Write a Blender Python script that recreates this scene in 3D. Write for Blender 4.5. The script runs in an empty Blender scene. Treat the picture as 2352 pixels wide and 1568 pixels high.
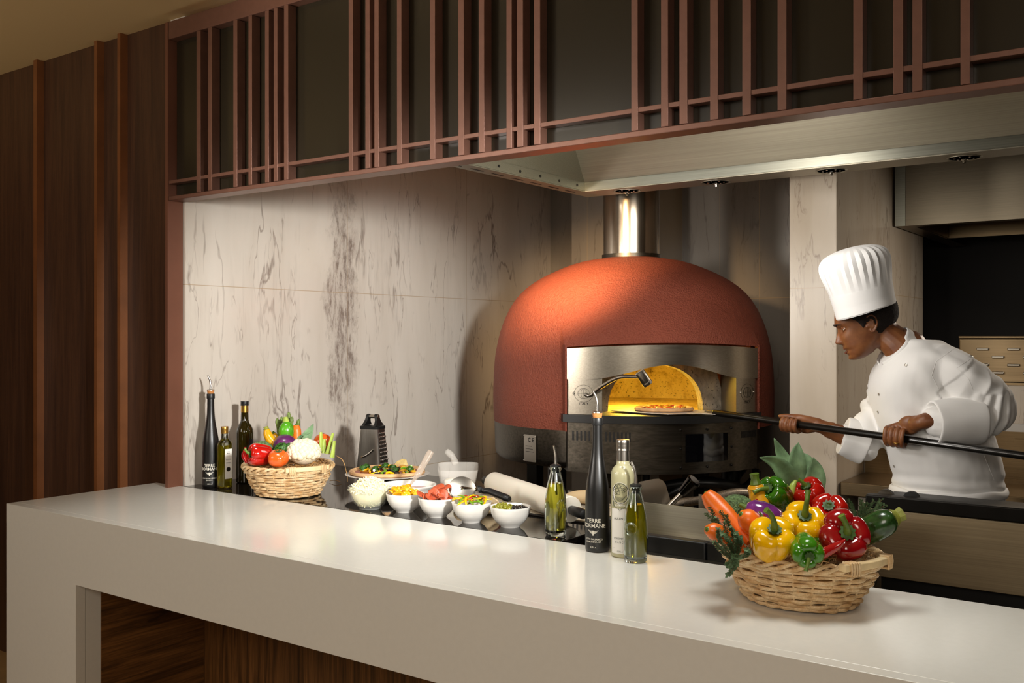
import bpy, bmesh, math, random
from mathutils import Vector, Matrix, noise
PI = math.pi
random.seed(7)
C = bpy.context.scene.collection
S = bpy.context.scene

# ---------------------------------------------------------------- camera
cam_d = bpy.data.cameras.new('camera'); cam = bpy.data.objects.new('camera', cam_d); C.objects.link(cam)
YAW = math.atan((2775 - 1176) / 2225.0)
cam_d.sensor_width = 36; cam_d.lens = 36 * 2225.0 / 2352; cam_d.shift_y = -9 / 2352.0
cam_d.clip_start = 0.05; cam_d.clip_end = 60
cam.location = (0, 0, 1.55); cam.rotation_euler = (PI / 2, 0, YAW)
S.camera = cam

# ---------------------------------------------------------------- world, light, exposure
S.view_settings.view_transform = 'Standard'
S.view_settings.look = 'None'
S.view_settings.exposure = 0.0
S.view_settings.gamma = 1.0
try: S.view_settings.use_curve_mapping = False
except Exception: pass
wd = bpy.data.worlds.new('world'); S.world = wd; wd.use_nodes = True
wd.node_tree.nodes['Background'].inputs[0].default_value = (1.0, .86, .70, 1)
wd.node_tree.nodes['Background'].inputs[1].default_value = 0.10

def lamp(name, kind, loc, target, energy, color=(1, 1, 1), size=.2, angle=60, blend=.4, sizey=None):
    d = bpy.data.lights.new(name, kind); d.energy = energy; d.color = color
    if kind == 'AREA':
        d.size = size
        if sizey: d.shape = 'RECTANGLE'; d.size_y = sizey
    elif kind == 'SPOT': d.spot_size = math.radians(angle); d.spot_blend = blend; d.shadow_soft_size = size
    elif kind == 'POINT': d.shadow_soft_size = size
    o = bpy.data.objects.new(name, d); C.objects.link(o); o.location = loc
    v = Vector(target) - Vector(loc)
    o.rotation_euler = v.to_track_quat('-Z', 'Y').to_euler()
    return o
lamp('key_light', 'SPOT', (.35, 1.25, 1.98), (-3.05, 3.0, 1.38), 610, (1.0, .985, .95), .12, 34, .8)
lamp('front_bounce', 'SPOT', (-3.2, .35, 1.75), (-2.2, 2.4, 2.1), 170, (1.0, .93, .85), .2, 62, .8)  # added spot standing in for light bounced up onto the lattice
lamp('alcove_fill', 'AREA', (-1.35, 2.95, 2.12), (-2.5, 4.4, 1.3), 8, (1.0, .93, .84), .5)  # unseen fill added under the hood to lift the alcove walls
for x, e in ((-2.6, 100), (-1.7, 122), (-.75, 92), (.3, 66)):
    lamp('counter_downlight', 'SPOT', (x, 1.98, 2.83), (x - .05, 2.12, .95), e, (.99, 1.0, .95), .3, 62, .8)
lamp('room_fill', 'AREA', (-3.3, -1.0, 2.55), (-1.5, 2.3, 1.0), 34, (1.0, .91, .79), 1.5)  # added soft fill from behind the camera, left side
lamp('room_fill', 'AREA', (.4, -1.2, 2.4), (-1.6, 2.2, .9), 38, (1.0, .91, .79), 1.3)  # second added front fill, from the right
lamp('chef_light', 'SPOT', (-2.0, 2.2, 1.9), (-.95, 3.7, 1.4), 31, (1.0, .98, .95), .12, 40, .6)
lamp('oven_spot', 'SPOT', (-2.12, 2.86, 2.17), (-2.42, 3.95, 1.74), 240, (1.0, .66, .34), .05, 54, 1.0)
lamp('oven_inner_light', 'POINT', (-2.16, 3.93, 1.45), (0, 0, 0), 15, (1.0, .68, .08), .05)
lamp('kitchen_light', 'AREA', (-.3, 4.9, 2.0), (-.6, 4.6, 1.2), 10, (1.0, .87, .72), .4)
lamp('ceiling_fill', 'SPOT', (-5.2, .2, 1.2), (-5.0, .8, 2.85), 60, (1.0, .84, .6), .3, 120, .9)  # unseen upward fill added to brighten the ceiling at left

# ---------------------------------------------------------------- geometry helpers
class MB:
    def __init__(s): s.v = []; s.f = []; s.m = []; s.cur = 0
    def add(s, vs, fs):
        o = len(s.v); s.v.extend([tuple(p) for p in vs]); s.f.extend([tuple(i + o for i in f) for f in fs]); s.m.extend([s.cur] * len(fs)); return s
    def box(s, x0, y0, z0, x1, y1, z1):
        vs = [(x, y, z) for x in (x0, x1) for y in (y0, y1) for z in (z0, z1)]
        return s.add(vs, [(0, 1, 3, 2), (4, 6, 7, 5), (0, 4, 5, 1), (2, 3, 7, 6), (0, 2, 6, 4), (1, 5, 7, 3)])
    def obox(s, c, ax, ay, az):
        c, ax, ay, az = Vector(c), Vector(ax), Vector(ay), Vector(az)
        vs = [c + ax * i + ay * j + az * k for i in (-1, 1) for j in (-1, 1) for k in (-1, 1)]
        return s.add(vs, [(0, 1, 3, 2), (4, 6, 7, 5), (0, 4, 5, 1), (2, 3, 7, 6), (0, 2, 6, 4), (1, 5, 7, 3)])
    def grid(s, fn, nu, nv, cu=False, cv=False, cap0=False, cap1=False):
        vs = [fn(i / (nu if cu else nu - 1), j / (nv if cv else nv - 1)) for j in range(nv) for i in range(nu)]
        fs = []
        for j in range(nv if cv else nv - 1):
            for i in range(nu if cu else nu - 1):
                a = j * nu + i; b = j * nu + (i + 1) % nu; j2 = (j + 1) % nv
                fs.append((a, b, j2 * nu + (i + 1) % nu, j2 * nu + i))
        if cap0: fs.append(tuple(range(nu))[::-1])
        if cap1: fs.append(tuple(range((nv - 1) * nu, nv * nu)))
        return s.add(vs, fs)
    def tube(s, path, r, seg=8, cap=True, flat=1.0, up=None, closed=False):
        P = [Vector(p) for p in path]; n = len(P)
        R = list(r) if hasattr(r, '__len__') else [r] * n
        if closed: T = [(P[(i + 1) % n] - P[i - 1]).normalized() for i in range(n)]
        else: T = [(P[min(i + 1, n - 1)] - P[max(i - 1, 0)]).normalized() for i in range(n)]
        u = Vector(up) if up else Vector((0, 0, 1))
        if abs(T[0].dot(u)) > .95: u = Vector((1, 0, 0))
        u = (u - T[0] * u.dot(T[0])).normalized(); vs = []
        for i in range(n):
            u = u - T[i] * u.dot(T[i])
            u = u.normalized() if u.length > 1e-6 else T[i].orthogonal().normalized()
            w = T[i].cross(u)
            for k in range(seg):
                a = 2 * PI * k / seg
                vs.append(P[i] + (w * math.cos(a) + u * math.sin(a) * flat) * R[i])
        fs = []
        for j in range(n if closed else n - 1):
            j2 = (j + 1) % n
            for k in range(seg):
                fs.append((j * seg + k, j * seg + (k + 1) % seg, j2 * seg + (k + 1) % seg, j2 * seg + k))
        if cap and not closed: fs.append(tuple(range(seg))[::-1]); fs.append(tuple(range((n - 1) * seg, n * seg)))
        return s.add(vs, fs)
    def lathe(s, prof, seg=32, o=(0, 0, 0), M=None, wob=None):
        o = Vector(o); vs = []; fs = []; rings = []
        for (r, z) in prof:
            if r < 1e-5:
                rings.append([len(vs)]); vs.append(Vector((0, 0, z)))
            else:
                ids = []
                for k in range(seg):
                    a = 2 * PI * k / seg; rr = r * (wob(a, z) if wob else 1)
                    ids.append(len(vs)); vs.append(Vector((rr * math.cos(a), rr * math.sin(a), z)))
                rings.append(ids)
        for A, B in zip(rings, rings[1:]):
            if len(A) == 1 and len(B) == 1: continue
            for k in range(seg):
                k2 = (k + 1) % seg
                if len(A) == 1: fs.append((A[0], B[k2], B[k]))
                elif len(B) == 1: fs.append((A[k], A[k2], B[0]))
                else: fs.append((A[k], A[k2], B[k2], B[k]))
        vs = [(M @ p if M else p) + o for p in vs]
        return s.add(vs, fs)
    def sphere(s, c, r, seg=16, rings=10, M=None):
        rx, ry, rz = (r if hasattr(r, '__len__') else (r, r, r)); c = Vector(c)
        b = MB(); b.lathe([(math.sin(PI * j / rings), -math.cos(PI * j / rings)) if 0 < j < rings else (0, -math.cos(PI * j / rings)) for j in range(rings + 1)], seg)
        vs = [Vector((p[0] * rx, p[1] * ry, p[2] * rz)) for p in b.v]
        return s.add([(M @ p if M else p) + c for p in vs], b.f)
    def prism(s, poly, fn0, fn1):
        n = len(poly); vs = [fn0(*p) for p in poly] + [fn1(*p) for p in poly]
        fs = [tuple(range(n))[::-1], tuple(range(n, 2 * n))] + [(i, (i + 1) % n, n + (i + 1) % n, n + i) for i in range(n)]
        return s.add(vs, fs)
    def xf(s, M):
        s.v = [tuple(M @ Vector(p)) for p in s.v]; return s
    def join(s, b, M=None):
        return s.add([(M @ Vector(p)) if M else p for p in b.v], b.f)
    def build(s, name, mat, parent=None, smooth=38, bevel=0, sub=0, fix=True):
        me = bpy.data.meshes.new(name); me.from_pydata(s.v, [], s.f)
        mats = mat if isinstance(mat, (list, tuple)) else [mat]
        for m in mats: me.materials.append(m)
        if len(mats) > 1: me.polygons.foreach_set('material_index', s.m)
        me.update()
        if fix:
            bm = bmesh.new(); bm.from_mesh(me); bmesh.ops.recalc_face_normals(bm, faces=bm.faces); bm.to_mesh(me); bm.free()
        if smooth:
            me.shade_smooth()
            if smooth < 170: me.set_sharp_from_angle(angle=math.radians(smooth))
        o = bpy.data.objects.new(name, me); C.objects.link(o)
        if parent: o.parent = parent
        if bevel:
            b = o.modifiers.new('bevel', 'BEVEL'); b.width = bevel; b.segments = 2; b.limit_method = 'ANGLE'; b.angle_limit = math.radians(40)
        if sub:
            b = o.modifiers.new('sub', 'SUBSURF'); b.levels = sub; b.render_levels = sub
        return o
def B(*a): return MB().box(*a)
def tag(o, label=None, cat=None, group=None, kind=None):
    if label: o['label'] = label
    if cat: o['category'] = cat
    if group: o['group'] = group
    if kind: o['kind'] = kind
    return o
def thing(name, label, cat, loc=(0, 0, 0), rz=0, group=None, rot=None):
    o = bpy.data.objects.new(name, None); C.objects.link(o); o.empty_display_size = .05
    o.location = loc; o.rotation_euler = rot if rot else (0, 0, rz)
    return tag(o, label, cat, group)
def struct(o): o['kind'] = 'structure'; return o
def bez(pts, n):
    """smooth Catmull-Rom curve through points"""
    P = [Vector(p) for p in pts]; P = [P[0] * 2 - P[1]] + P + [P[-1] * 2 - P[-2]]; out = []
    m = len(P) - 3
    for k in range(n):
        t = k / (n - 1) * m; i = min(int(t), m - 1); t -= i
        a, b, c, d = P[i:i + 4]
        out.append(.5 * ((2 * b) + (c - a) * t + (2 * a - 5 * b + 4 * c - d) * t * t + (3 * b - a - 3 * c + d) * t ** 3))
    return out
def lerpt(tab, x):
    if x <= tab[0][0]: return tab[0][1]
    for (a, b), (c, d) in zip(tab, tab[1:]):
        if x <= c: 
            t = (x - a) / (c - a); return b + (d - b) * t
    return tab[-1][1]
def smt(tab, x):
    """smooth (monotone-ish cosine free) cubic interpolation of a table"""
    n = len(tab)
    if x <= tab[0][0]: return tab[0][1]
    if x >= tab[-1][0]: return tab[-1][1]
    for i in range(n - 1):
        if x <= tab[i + 1][0]:
            x0, y0 = tab[i]; x1, y1 = tab[i + 1]; h = x1 - x0; t = (x - x0) / h
            s0 = (tab[i + 1][1] - tab[i - 1][1]) / (tab[i + 1][0] - tab[i - 1][0]) if i > 0 else (y1 - y0) / h
            s1 = (tab[i + 2][1] - y0) / (tab[i + 2][0] - x0) if i + 2 < n else (y1 - y0) / h
            return y0 * (2 * t ** 3 - 3 * t * t + 1) + s0 * h * (t ** 3 - 2 * t * t + t) + y1 * (3 * t * t - 2 * t ** 3) + s1 * h * (t ** 3 - t * t)
def rnd(a, b): return random.uniform(a, b)
def fbm(p, sc=1.0, oct=3):
    v = 0; a = .5; q = Vector(p) * sc
    for _ in range(oct): v += a * noise.noise(q); q = q * 2.03; a *= .5
    return v
# text as mesh data (verts, faces) laid out in x (width) and y (height), centred
def text_data(txt, size, bold=0.0, sx=1.0):
    cu = bpy.data.curves.new('t', 'FONT'); cu.body = txt; cu.size = size; cu.align_x = 'CENTER'; cu.align_y = 'CENTER'; cu.offset = bold * size; cu.resolution_u = 3
    o = bpy.data.objects.new('t', cu); C.objects.link(o)
    dg = bpy.context.evaluated_depsgraph_get(); me = o.evaluated_get(dg).to_mesh()
    vs = [(v.co.x * sx, v.co.y) for v in me.vertices]; fs = [tuple(p.vertices) for p in me.polygons]
    o.evaluated_get(dg).to_mesh_clear(); bpy.data.objects.remove(o); bpy.data.curves.remove(cu)
    return vs, fs
def wrap_text(mb, txt, size, r, z, ang, bold=.02, sx=1.0, off=.0004, rfn=None):
    vs, fs = text_data(txt, size, bold, sx)
    out = []
    for (x, y) in vs:
        rr = (rfn(z + y) if rfn else r) + off; a = ang + x / rr
        out.append((rr * math.cos(a), rr * math.sin(a), z + y))
    mb.add(out, fs)

# ---------------------------------------------------------------- material helpers
def lin(h):
    h = h.lstrip('#'); v = [int(h[i:i + 2], 16) / 255 for i in (0, 2, 4)]
    return tuple((x / 12.92 if x <= .04045 else ((x + .055) / 1.055) ** 2.4) for x in v) + (1,)
class NT:
    def __init__(s, name):
        s.mat = bpy.data.materials.new(name); s.mat.use_nodes = True; s.t = s.mat.node_tree
        s.n = s.t.nodes; s.l = s.t.links; s.b = s.n['Principled BSDF']; s.tc = None
    def N(s, typ, **kw):
        n = s.n.new(typ)
        for k, v in kw.items():
            if k.startswith('i_'):
                key = k[2:]; key = int(key) if key.isdigit() else key.replace('_', ' ')
                s.set(n.inputs[key], v)
            else: setattr(n, k, v)
        return n
    def set(s, inp, v):
        if isinstance(v, bpy.types.NodeSocket): s.l.new(v, inp)
        else: inp.default_value = v
    def co(s, which='Object'):
        if not s.tc: s.tc = s.n.new('ShaderNodeTexCoord')
        return s.tc.outputs[which]
    def map(s, scale=(1, 1, 1), loc=(0, 0, 0), rot=(0, 0, 0), src=None):
        m = s.N('ShaderNodeMapping'); s.l.new(src or s.co(), m.inputs[0]); m.inputs['Scale'].default_value = scale; m.inputs['Location'].default_value = loc; m.inputs['Rotation'].default_value = rot
        return m.outputs[0]
    def noise(s, vec, scale=5, detail=4, rough=.55, dist=0.0):
        n = s.N('ShaderNodeTexNoise'); s.l.new(vec, n.inputs['Vector']); n.inputs['Scale'].default_value = scale; n.inputs['Detail'].default_value = detail; n.inputs['Roughness'].default_value = rough; n.inputs['Distortion'].default_value = dist
        return n.outputs[0]
    def math(s, op, a, b=0.0, c=0.0, clamp=False):
        n = s.N('ShaderNodeMath', operation=op, use_clamp=clamp); s.set(n.inputs[0], a); s.set(n.inputs[1], b); s.set(n.inputs[2], c); return n.outputs[0]
    def ramp(s, fac, stops, interp='LINEAR'):
        n = s.N('ShaderNodeValToRGB'); s.l.new(fac, n.inputs[0]); cr = n.color_ramp; cr.interpolation = interp
        while len(cr.elements) < len(stops): cr.elements.new(.5)
        for e, (p, c) in zip(cr.elements, stops): e.position = p; e.color = lin(c) if isinstance(c, str) else ((c, c, c, 1) if not hasattr(c, '__len__') else c)
        return n.outputs[0]
    def mix(s, fac, a, b, mode='MIX'):
        n = s.N('ShaderNodeMix', data_type='RGBA', blend_type=mode); s.set(n.inputs[0], fac)
        s.set(n.inputs[6], lin(a) if isinstance(a, str) else a); s.set(n.inputs[7], lin(b) if isinstance(b, str) else b); return n.outputs[2]
    def bump(s, h, strength=.3, dist=.01):
        n = s.N('ShaderNodeBump'); s.l.new(h, n.inputs['Height']); n.inputs['Strength'].default_value = strength; n.inputs['Distance'].default_value = dist
        s.l.new(n.outputs[0], s.b.inputs['Normal'])
    def p(s, **kw):
        for k, v in kw.items():
            key = {'color': 'Base Color', 'rough': 'Roughness', 'metal': 'Metallic', 'trans': 'Transmission Weight', 'ior': 'IOR', 'coat': 'Coat Weight', 'coatr': 'Coat Roughness', 'sss': 'Subsurface Weight', 'sssr': 'Subsurface Radius', 'ssss': 'Subsurface Scale', 'spec': 'Specular IOR Level', 'alpha': 'Alpha', 'sheen': 'Sheen Weight', 'aniso': 'Anisotropic', 'em': 'Emission Color', 'ems': 'Emission Strength'}[k]
            s.set(s.b.inputs[key], lin(v) if isinstance(v, str) else v)
        return s
def simple(name, color, rough=.5, metal=0.0, var=.0, vscale=8, bump=0, bscale=40, **kw):
    t = NT(name); col = lin(color)
    if var:
        n = t.noise(t.map(), vscale, 4)
        d = tuple(max(0, c * (1 - var)) for c in col[:3]) + (1,); l = tuple(min(1, c * (1 + var)) for c in col[:3]) + (1,)
        t.p(color=t.ramp(n, [(.3, d), (.7, l)]))
    else: t.p(color=col)
    t.p(rough=rough, metal=metal, **kw)
    if bump: t.bump(t.noise(t.map(), bscale, 3), bump, .002)
    return t.mat
# ---------------------------------------------------------------- materials
def m_solid():
    t = NT('white_solid_surface'); n = t.noise(t.map(), 60, 2)
    t.p(color=t.ramp(n, [(.35, '#e2dfd7'), (.65, '#e4e1d9')]), rough=.14, spec=.5); return t.mat
def m_granite():
    t = NT('black_granite'); v = t.N('ShaderNodeTexVoronoi'); t.l.new(t.map(), v.inputs['Vector']); v.inputs['Scale'].default_value = 420
    n = t.noise(t.map(), 160, 3)
    a = t.ramp(v.outputs['Color'], [(.0, '#0b0a09'), (.80, '#14110f'), (.93, '#3b342f')])
    t.p(color=t.mix(t.ramp(n, [(.45, 0.0), (.7, .55)]), a, '#2c2622'), rough=.045, spec=.6); return t.mat
def lines(t, coord, off, step, w):
    f = t.math('FRACT', t.math('MULTIPLY', t.math('SUBTRACT', coord, off - step * 100), 1 / step))
    d = t.math('ABSOLUTE', t.math('SUBTRACT', f, .5))
    return t.math('GREATER_THAN', d, .5 - w / step / 2)
def m_marble(name, base='#d9d1c6', lo='#c6bcaf', vein='#6b5a50', axis='Y', off=2.40, step=.92, zoff=.878, zstep=.887, patch=False, grout='#a8906e', vs=1.0, soft=0.0):
    t = NT(name); sep = t.N('ShaderNodeSeparateXYZ'); t.l.new(t.co(), sep.inputs[0])
    X, Y, Z = sep.outputs
    H = Y if axis == 'Y' else X
    warp = t.noise(t.map((1.3, 1.3, .5)), 2.2, 4)
    cmb = t.N('ShaderNodeCombineXYZ'); t.set(cmb.inputs[0], t.math('ADD', X, t.math('MULTIPLY', warp, .25))); t.set(cmb.inputs[1], t.math('ADD', Y, t.math('MULTIPLY', warp, .25))); t.set(cmb.inputs[2], t.math('ADD', Z, t.math('MULTIPLY', warp, .35)))
    mp = t.map((2.2, 2.2, .30), src=cmb.outputs[0])
    def ridge(sc, seed, w, dist):
        m = t.map((1, 1, 1), loc=(seed, seed * 1.7, seed * .3), src=mp)
        n = t.noise(m, sc, 5, .5, dist)
        return t.math('SUBTRACT', 1.0, t.math('MULTIPLY', t.math('ABSOLUTE', t.math('SUBTRACT', n, .5)), 1 / w), clamp=True)
    r1 = ridge(2.2 * vs, 3.1, .012, .05); r2 = ridge(4.6 * vs, 7.7, .012, .1)
    mk = t.ramp(t.noise(t.map((1.5, 1.5, .9)), 2.4, 3), [(.46, 0.0), (.62, 1.0)])
    mk2 = t.ramp(t.noise(t.map((2.5, 2.5, 1.2), loc=(5, 2, 1)), 3.4, 3), [(.48, 0.0), (.60, 1.0)])
    streak = t.ramp(t.noise(t.map((14, 14, 1.0)), 3, 5, .65), [(.50, 0.0), (.72, .5)])
    cloud = t.noise(mp, 1.6, 5)
    basec = t.mix(t.ramp(cloud, [(.3, 0.0), (.7, 1.0)]), base, lo)
    v = t.math('ADD', t.math('MULTIPLY', r1, mk), t.math('MULTIPLY', t.math('MULTIPLY', r2, mk2), .7), clamp=True)
    v = t.math('ADD', v, t.math('MULTIPLY', streak, t.math('MULTIPLY', mk2, .45)), clamp=True)
    if patch:   # the broad brown stain running down beside the second joint
        yy = t.math('ADD', H, t.math('MULTIPLY', t.math('SUBTRACT', t.noise(t.map((3, 3, 2.2)), 2.0, 5, .7), .5), .42))
        d = t.math('ABSOLUTE', t.math('SUBTRACT', yy, 3.30))
        zc = t.math('ABSOLUTE', t.math('SUBTRACT', Z, 1.67))
        wid = t.math('SUBTRACT', .13, t.math('MULTIPLY', zc, .13))
        pm = t.math('MULTIPLY', t.math('SUBTRACT', wid, d), 14, clamp=True)
        br = t.ramp(t.noise(t.map((9, 9, 2.2)), 5, 6, .75), [(.44, 0.0), (.60, 1.0)])
        v = t.math('MAXIMUM', v, t.math('MULTIPLY', pm, t.math('ADD', t.math('MULTIPLY', br, .85), .30)))
    v = t.math('MULTIPLY', v, .72 - soft)
    col = t.mix(v, basec, vein)
    g = t.math('MAXIMUM', lines(t, H, off, step, .0022), lines(t, Z, zoff, zstep, .0030))
    col = t.mix(t.math('MULTIPLY', g, .75), col, grout)
    t.p(color=col, rough=.22, spec=.5); return t.mat
def m_wood(name, dark='#2e1c10', mid='#5a3a22', light='#73492a', horiz=False, sc=1.0, rough=.42, dirn='z'):
    t = NT(name)
    s = {'z': (9, 9, .55), 'x': (.55, 9, 9), 'y': (9, .55, 9)}[dirn]
    mp = t.map(tuple(q * sc for q in s))
    n = t.noise(mp, 1.6, 5, .6, 1.2)
    f = {'z': (90, 90, 2.5), 'x': (2.5, 90, 90), 'y': (90, 2.5, 90)}[dirn]
    g = t.noise(t.map(f), 2.0, 4, .6)
    a = t.ramp(n, [(.28, dark), (.46, mid), (.62, light), (.78, mid)])
    b = t.mix(t.ramp(g, [(.35, .55), (.62, 0.0)]), a, dark)
    t.p(color=b, rough=rough); t.bump(g, .12, .002); return t.mat
def m_steel(name, col='#a49c8e', rough=.32, dirn='x', var=.12, metal=1.0, bump=.04, scr=160):
    t = NT(name); s = {'x': (1.2, scr, scr), 'z': (scr, scr, 1.2), 'y': (scr, 1.2, scr)}[dirn]
    n = t.noise(t.map(s), 1.5, 4, .6); c = lin(col)
    big = t.noise(t.map(), 2.2, 3)
    d = tuple(x * (1 - var) for x in c[:3]) + (1,); l = tuple(min(1, x * (1 + var)) for x in c[:3]) + (1,)
    t.p(color=t.ramp(n, [(.3, d), (.7, l)]), metal=metal, rough=t.math('ADD', t.math('MULTIPLY', t.math('ADD', n, big), .10), rough - .10))
    t.bump(n, bump, .001); return t.mat
def m_stucco():
    t = NT('red_stucco'); v = t.noise(t.map(), 130, 3, .7); w = t.noise(t.map(), 40, 3, .6); big = t.noise(t.map(), 3, 4)
    base = t.ramp(big, [(.3, '#7c3b28'), (.7, '#8a442f')])
    t.p(color=t.mix(t.ramp(v, [(.38, .45), (.5, 0.0)]), base, '#6e2617'), rough=.55, spec=.45)
    t.bump(t.math('ADD', v, t.math('MULTIPLY', w, .6)), .8, .012); return t.mat
def m_glass(name, col='#ffffff', rough=0.0, ior=1.45):
    t = NT(name); t.p(color=col, rough=rough, trans=1.0, ior=ior)
    return t.mat
def m_concrete(name, a='#8d867a', b='#5f584e', c='#b9ab8c'):
    t = NT(name); n = t.noise(t.map((1, 1, .5)), 9, 6, .7); s = t.noise(t.map(), 90, 2)
    t.p(color=t.mix(t.ramp(s, [(.30, .8), (.40, 0.0)]), t.ramp(n, [(.35, b), (.5, a), (.7, c)]), '#3a342c'), rough=.85); t.bump(n, .4, .004); return t.mat
M = {}
M['solid'] = m_solid(); M['granite'] = m_granite()
M['marble_left'] = m_marble('veined_marble', patch=True)
M['marble_back'] = m_marble('grey_marble_tile', base='#8b8378', lo='#7d7469', vein='#4d433b', axis='X', off=-2.454, step=.23, soft=.25)
M['marble_stub'] = m_marble('pale_marble_panel', base='#c6bbac', lo='#b3a592', vein='#6f5a4b', axis='Y', off=4.05, step=.60, zoff=.872, vs=1.5, soft=.0)
M['wood_wall'] = m_wood('walnut_wall', '#38241a', '#4d3222', '#583a27')
M['fin'] = simple('bronze_wood_fin', '#7a4a28', .4, var=.15)
M['wood_v'] = m_wood('walnut_front', '#2b1a0a', '#6a4522', '#8a5c30', sc=2.2)
M['wood_h'] = m_wood('walnut_end_panel', '#2b1a0a', '#6a4522', '#8a5c30', sc=1.9, dirn='y')
M['frame'] = simple('copper_brown_paint', '#735042', .36, .35, var=.08, vscale=30, bump=.1, bscale=300)
M['post'] = simple('copper_brown_panel', '#744a38', .4, .2, var=.06)
M['smoke'] = simple('smoked_glass', '#262117', .22, spec=.4)
M['ceil'] = simple('beige_ceiling', '#c9ae80', .8)
M['floor'] = simple('beige_floor', '#a5875a', .4, var=.12)
M['dark'] = simple('near_black', '#0b0907', .5)
M['steel'] = m_steel('brushed_steel')
M['steel_hood'] = m_steel('hood_steel', '#a8a291', .46, metal=.8); M['steel_rear'] = m_steel('rear_hood_steel', '#857b69', .40, metal=.9)
M['steel_g'] = m_steel('galvanised_steel', '#9a9a8e', .38)
M['steel_dk'] = m_steel('dark_brushed_steel', '#5a544b', .36, var=.30, scr=70)
M['steel_warm'] = m_steel('kitchen_steel', '#8d795c', .30)
M['chrome'] = simple('chrome', '#d8d6d2', .08, 1.0)
M['satin'] = simple('satin_steel', '#b9b2a8', .28, 1.0)
M['stucco'] = m_stucco()
M['conc'] = m_concrete('oven_refractory'); M['conc_y'] = m_concrete('oven_chamber_brick', '#c9b27a', '#93793f', '#d8c691')
M['black_rub'] = simple('black_plastic', '#141414', .42)
M['blackmetal'] = simple('black_metal', '#1a1815', .38, .6, var=.3)
M['glassblk'] = simple('black_display_glass', '#07070a', .05, spec=.8)
# ================================================================ setting
struct(B(-7.5, -5, -.1, 4.5, 2.42, 0).build('floor', M['floor'], smooth=0))
struct(B(-3.5, 2.42, -.1, 4.5, 6.6, 0).build('floor.001', M['floor'], smooth=0))
struct(B(-7.5, -5, 2.852, 4.5, 6.6, 2.95).build('ceiling', M['ceil'], smooth=0))
struct(B(-7.5, 2.42, 0, -3.398, 2.52, 2.852).build('wall_left', M['wood_wall'], smooth=0))
struct(B(-7.6, -5, 0, -7.5, 2.52, 2.852).build('wall_far_left', M['wood_wall'], smooth=0))
struct(B(-7.6, -5.1, 0, 4.6, -5, 2.852).build('wall_rear', M['wood_wall'], smooth=0))
struct(B(4.5, -5, 0, 4.6, 6.6, 2.852).build('wall_right', M['wood_wall'], smooth=0))
for i, (x, w) in enumerate([(-4.485, .03), (-3.975, .022), (-3.798, .022)]):
    struct(B(x, 2.385, 0, x + w, 2.42, 2.852).build('trim_%d' % (i + 1), M['fin'], smooth=0))
struct(B(-3.392, 2.34, .95, -3.375, 2.41, 2.81).build('trim_4', M['post'], smooth=0))
struct(B(-3.46, 2.412, 0, -3.36, 5.19, 2.852).build('wall_kitchen_left', M['marble_left'], smooth=0))
struct(B(-3.46, 5.09, 0, -1.30, 5.19, 2.852).build('wall_back', M['marble_back'], smooth=0))
struct(B(-3.02, 4.80, 0, -2.454, 5.09, 2.852).build('wall_flue_column', M['marble_back'], smooth=0))
struct(B(-1.451, 4.046, 0, -1.25, 5.541, 2.852).build('wall_partition', M['marble_stub'], smooth=0, bevel=.004))
struct(B(-1.45, 6.3, 0, 4.5, 6.4, 2.852).build('wall_back_right', simple('dark_back_wall', '#120c09', .6), smooth=0))
struct(B(-1.456, 5.541, 0, -1.45, 6.3, 2.852).build('wall_recess', M['dark'], smooth=0))

# lattice screen above the counter
t = thing('lattice_screen', 'long copper-brown lattice screen with dark smoked glass hanging above the counter', 'screen', (-3.37, 2.34, 2.097))
X0, Y0, Z0 = -3.37, 2.34, 2.097; L = 4.6; Z1 = 2.81
def lb(*a): return MB().box(a[0] - X0, a[1] - Y0, a[2] - Z0, a[3] - X0, a[4] - Y0, a[5] - Z0)
lb(X0, Y0, Z0, X0 + L, Y0 + .07, Z0 + .016).build('bottom_rail', M['frame'], t, bevel=.002)
lb(X0, Y0 + .001, 2.163, X0 + L, Y0 + .036, 2.176).build('cross_rail', M['frame'], t, bevel=.001)
lb(X0, Y0, 2.739, X0 + L, Y0 + .05, Z1).build('top_rail', M['frame'], t, bevel=.002)
bars = [(-3.189, .024), (-3.118, .023), (-2.968, .023), (-2.881, .02), (-2.789, .021), (-2.741, .02), (-2.686, .022), (-2.362, .02), (-2.284, .02), (-2.243, .02), (-2.142, .02), (-2.002, .022), (-1.886, .022), (-1.806, .021), (-1.702, .02), (-1.663, .022), (-1.602, .022), (-1.28, .02), (-1.19, .021), (-1.136, .023), (-1.049, .022), (-.961, .023), (-.869, .023), (-.684, .022), (-.593, .022), (-.551, .022), (-.449, .02),
        (-.22, .022), (-.14, .022), (.05, .022), (.13, .022), (.42, .022), (.5, .022), (.8, .022), (1.0, .022)]
for x, w in bars: lb(x, Y0 - .001, Z0 + .0165, x + w, Y0 + .037, 2.738).build('upright', M['frame'], t, bevel=.001)
lb(X0 + .001, Y0 + .038, Z0 + .0165, X0 + L - .001, Y0 + .046, 2.738).build('glass_panel', M['smoke'], t, smooth=0)

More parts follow.
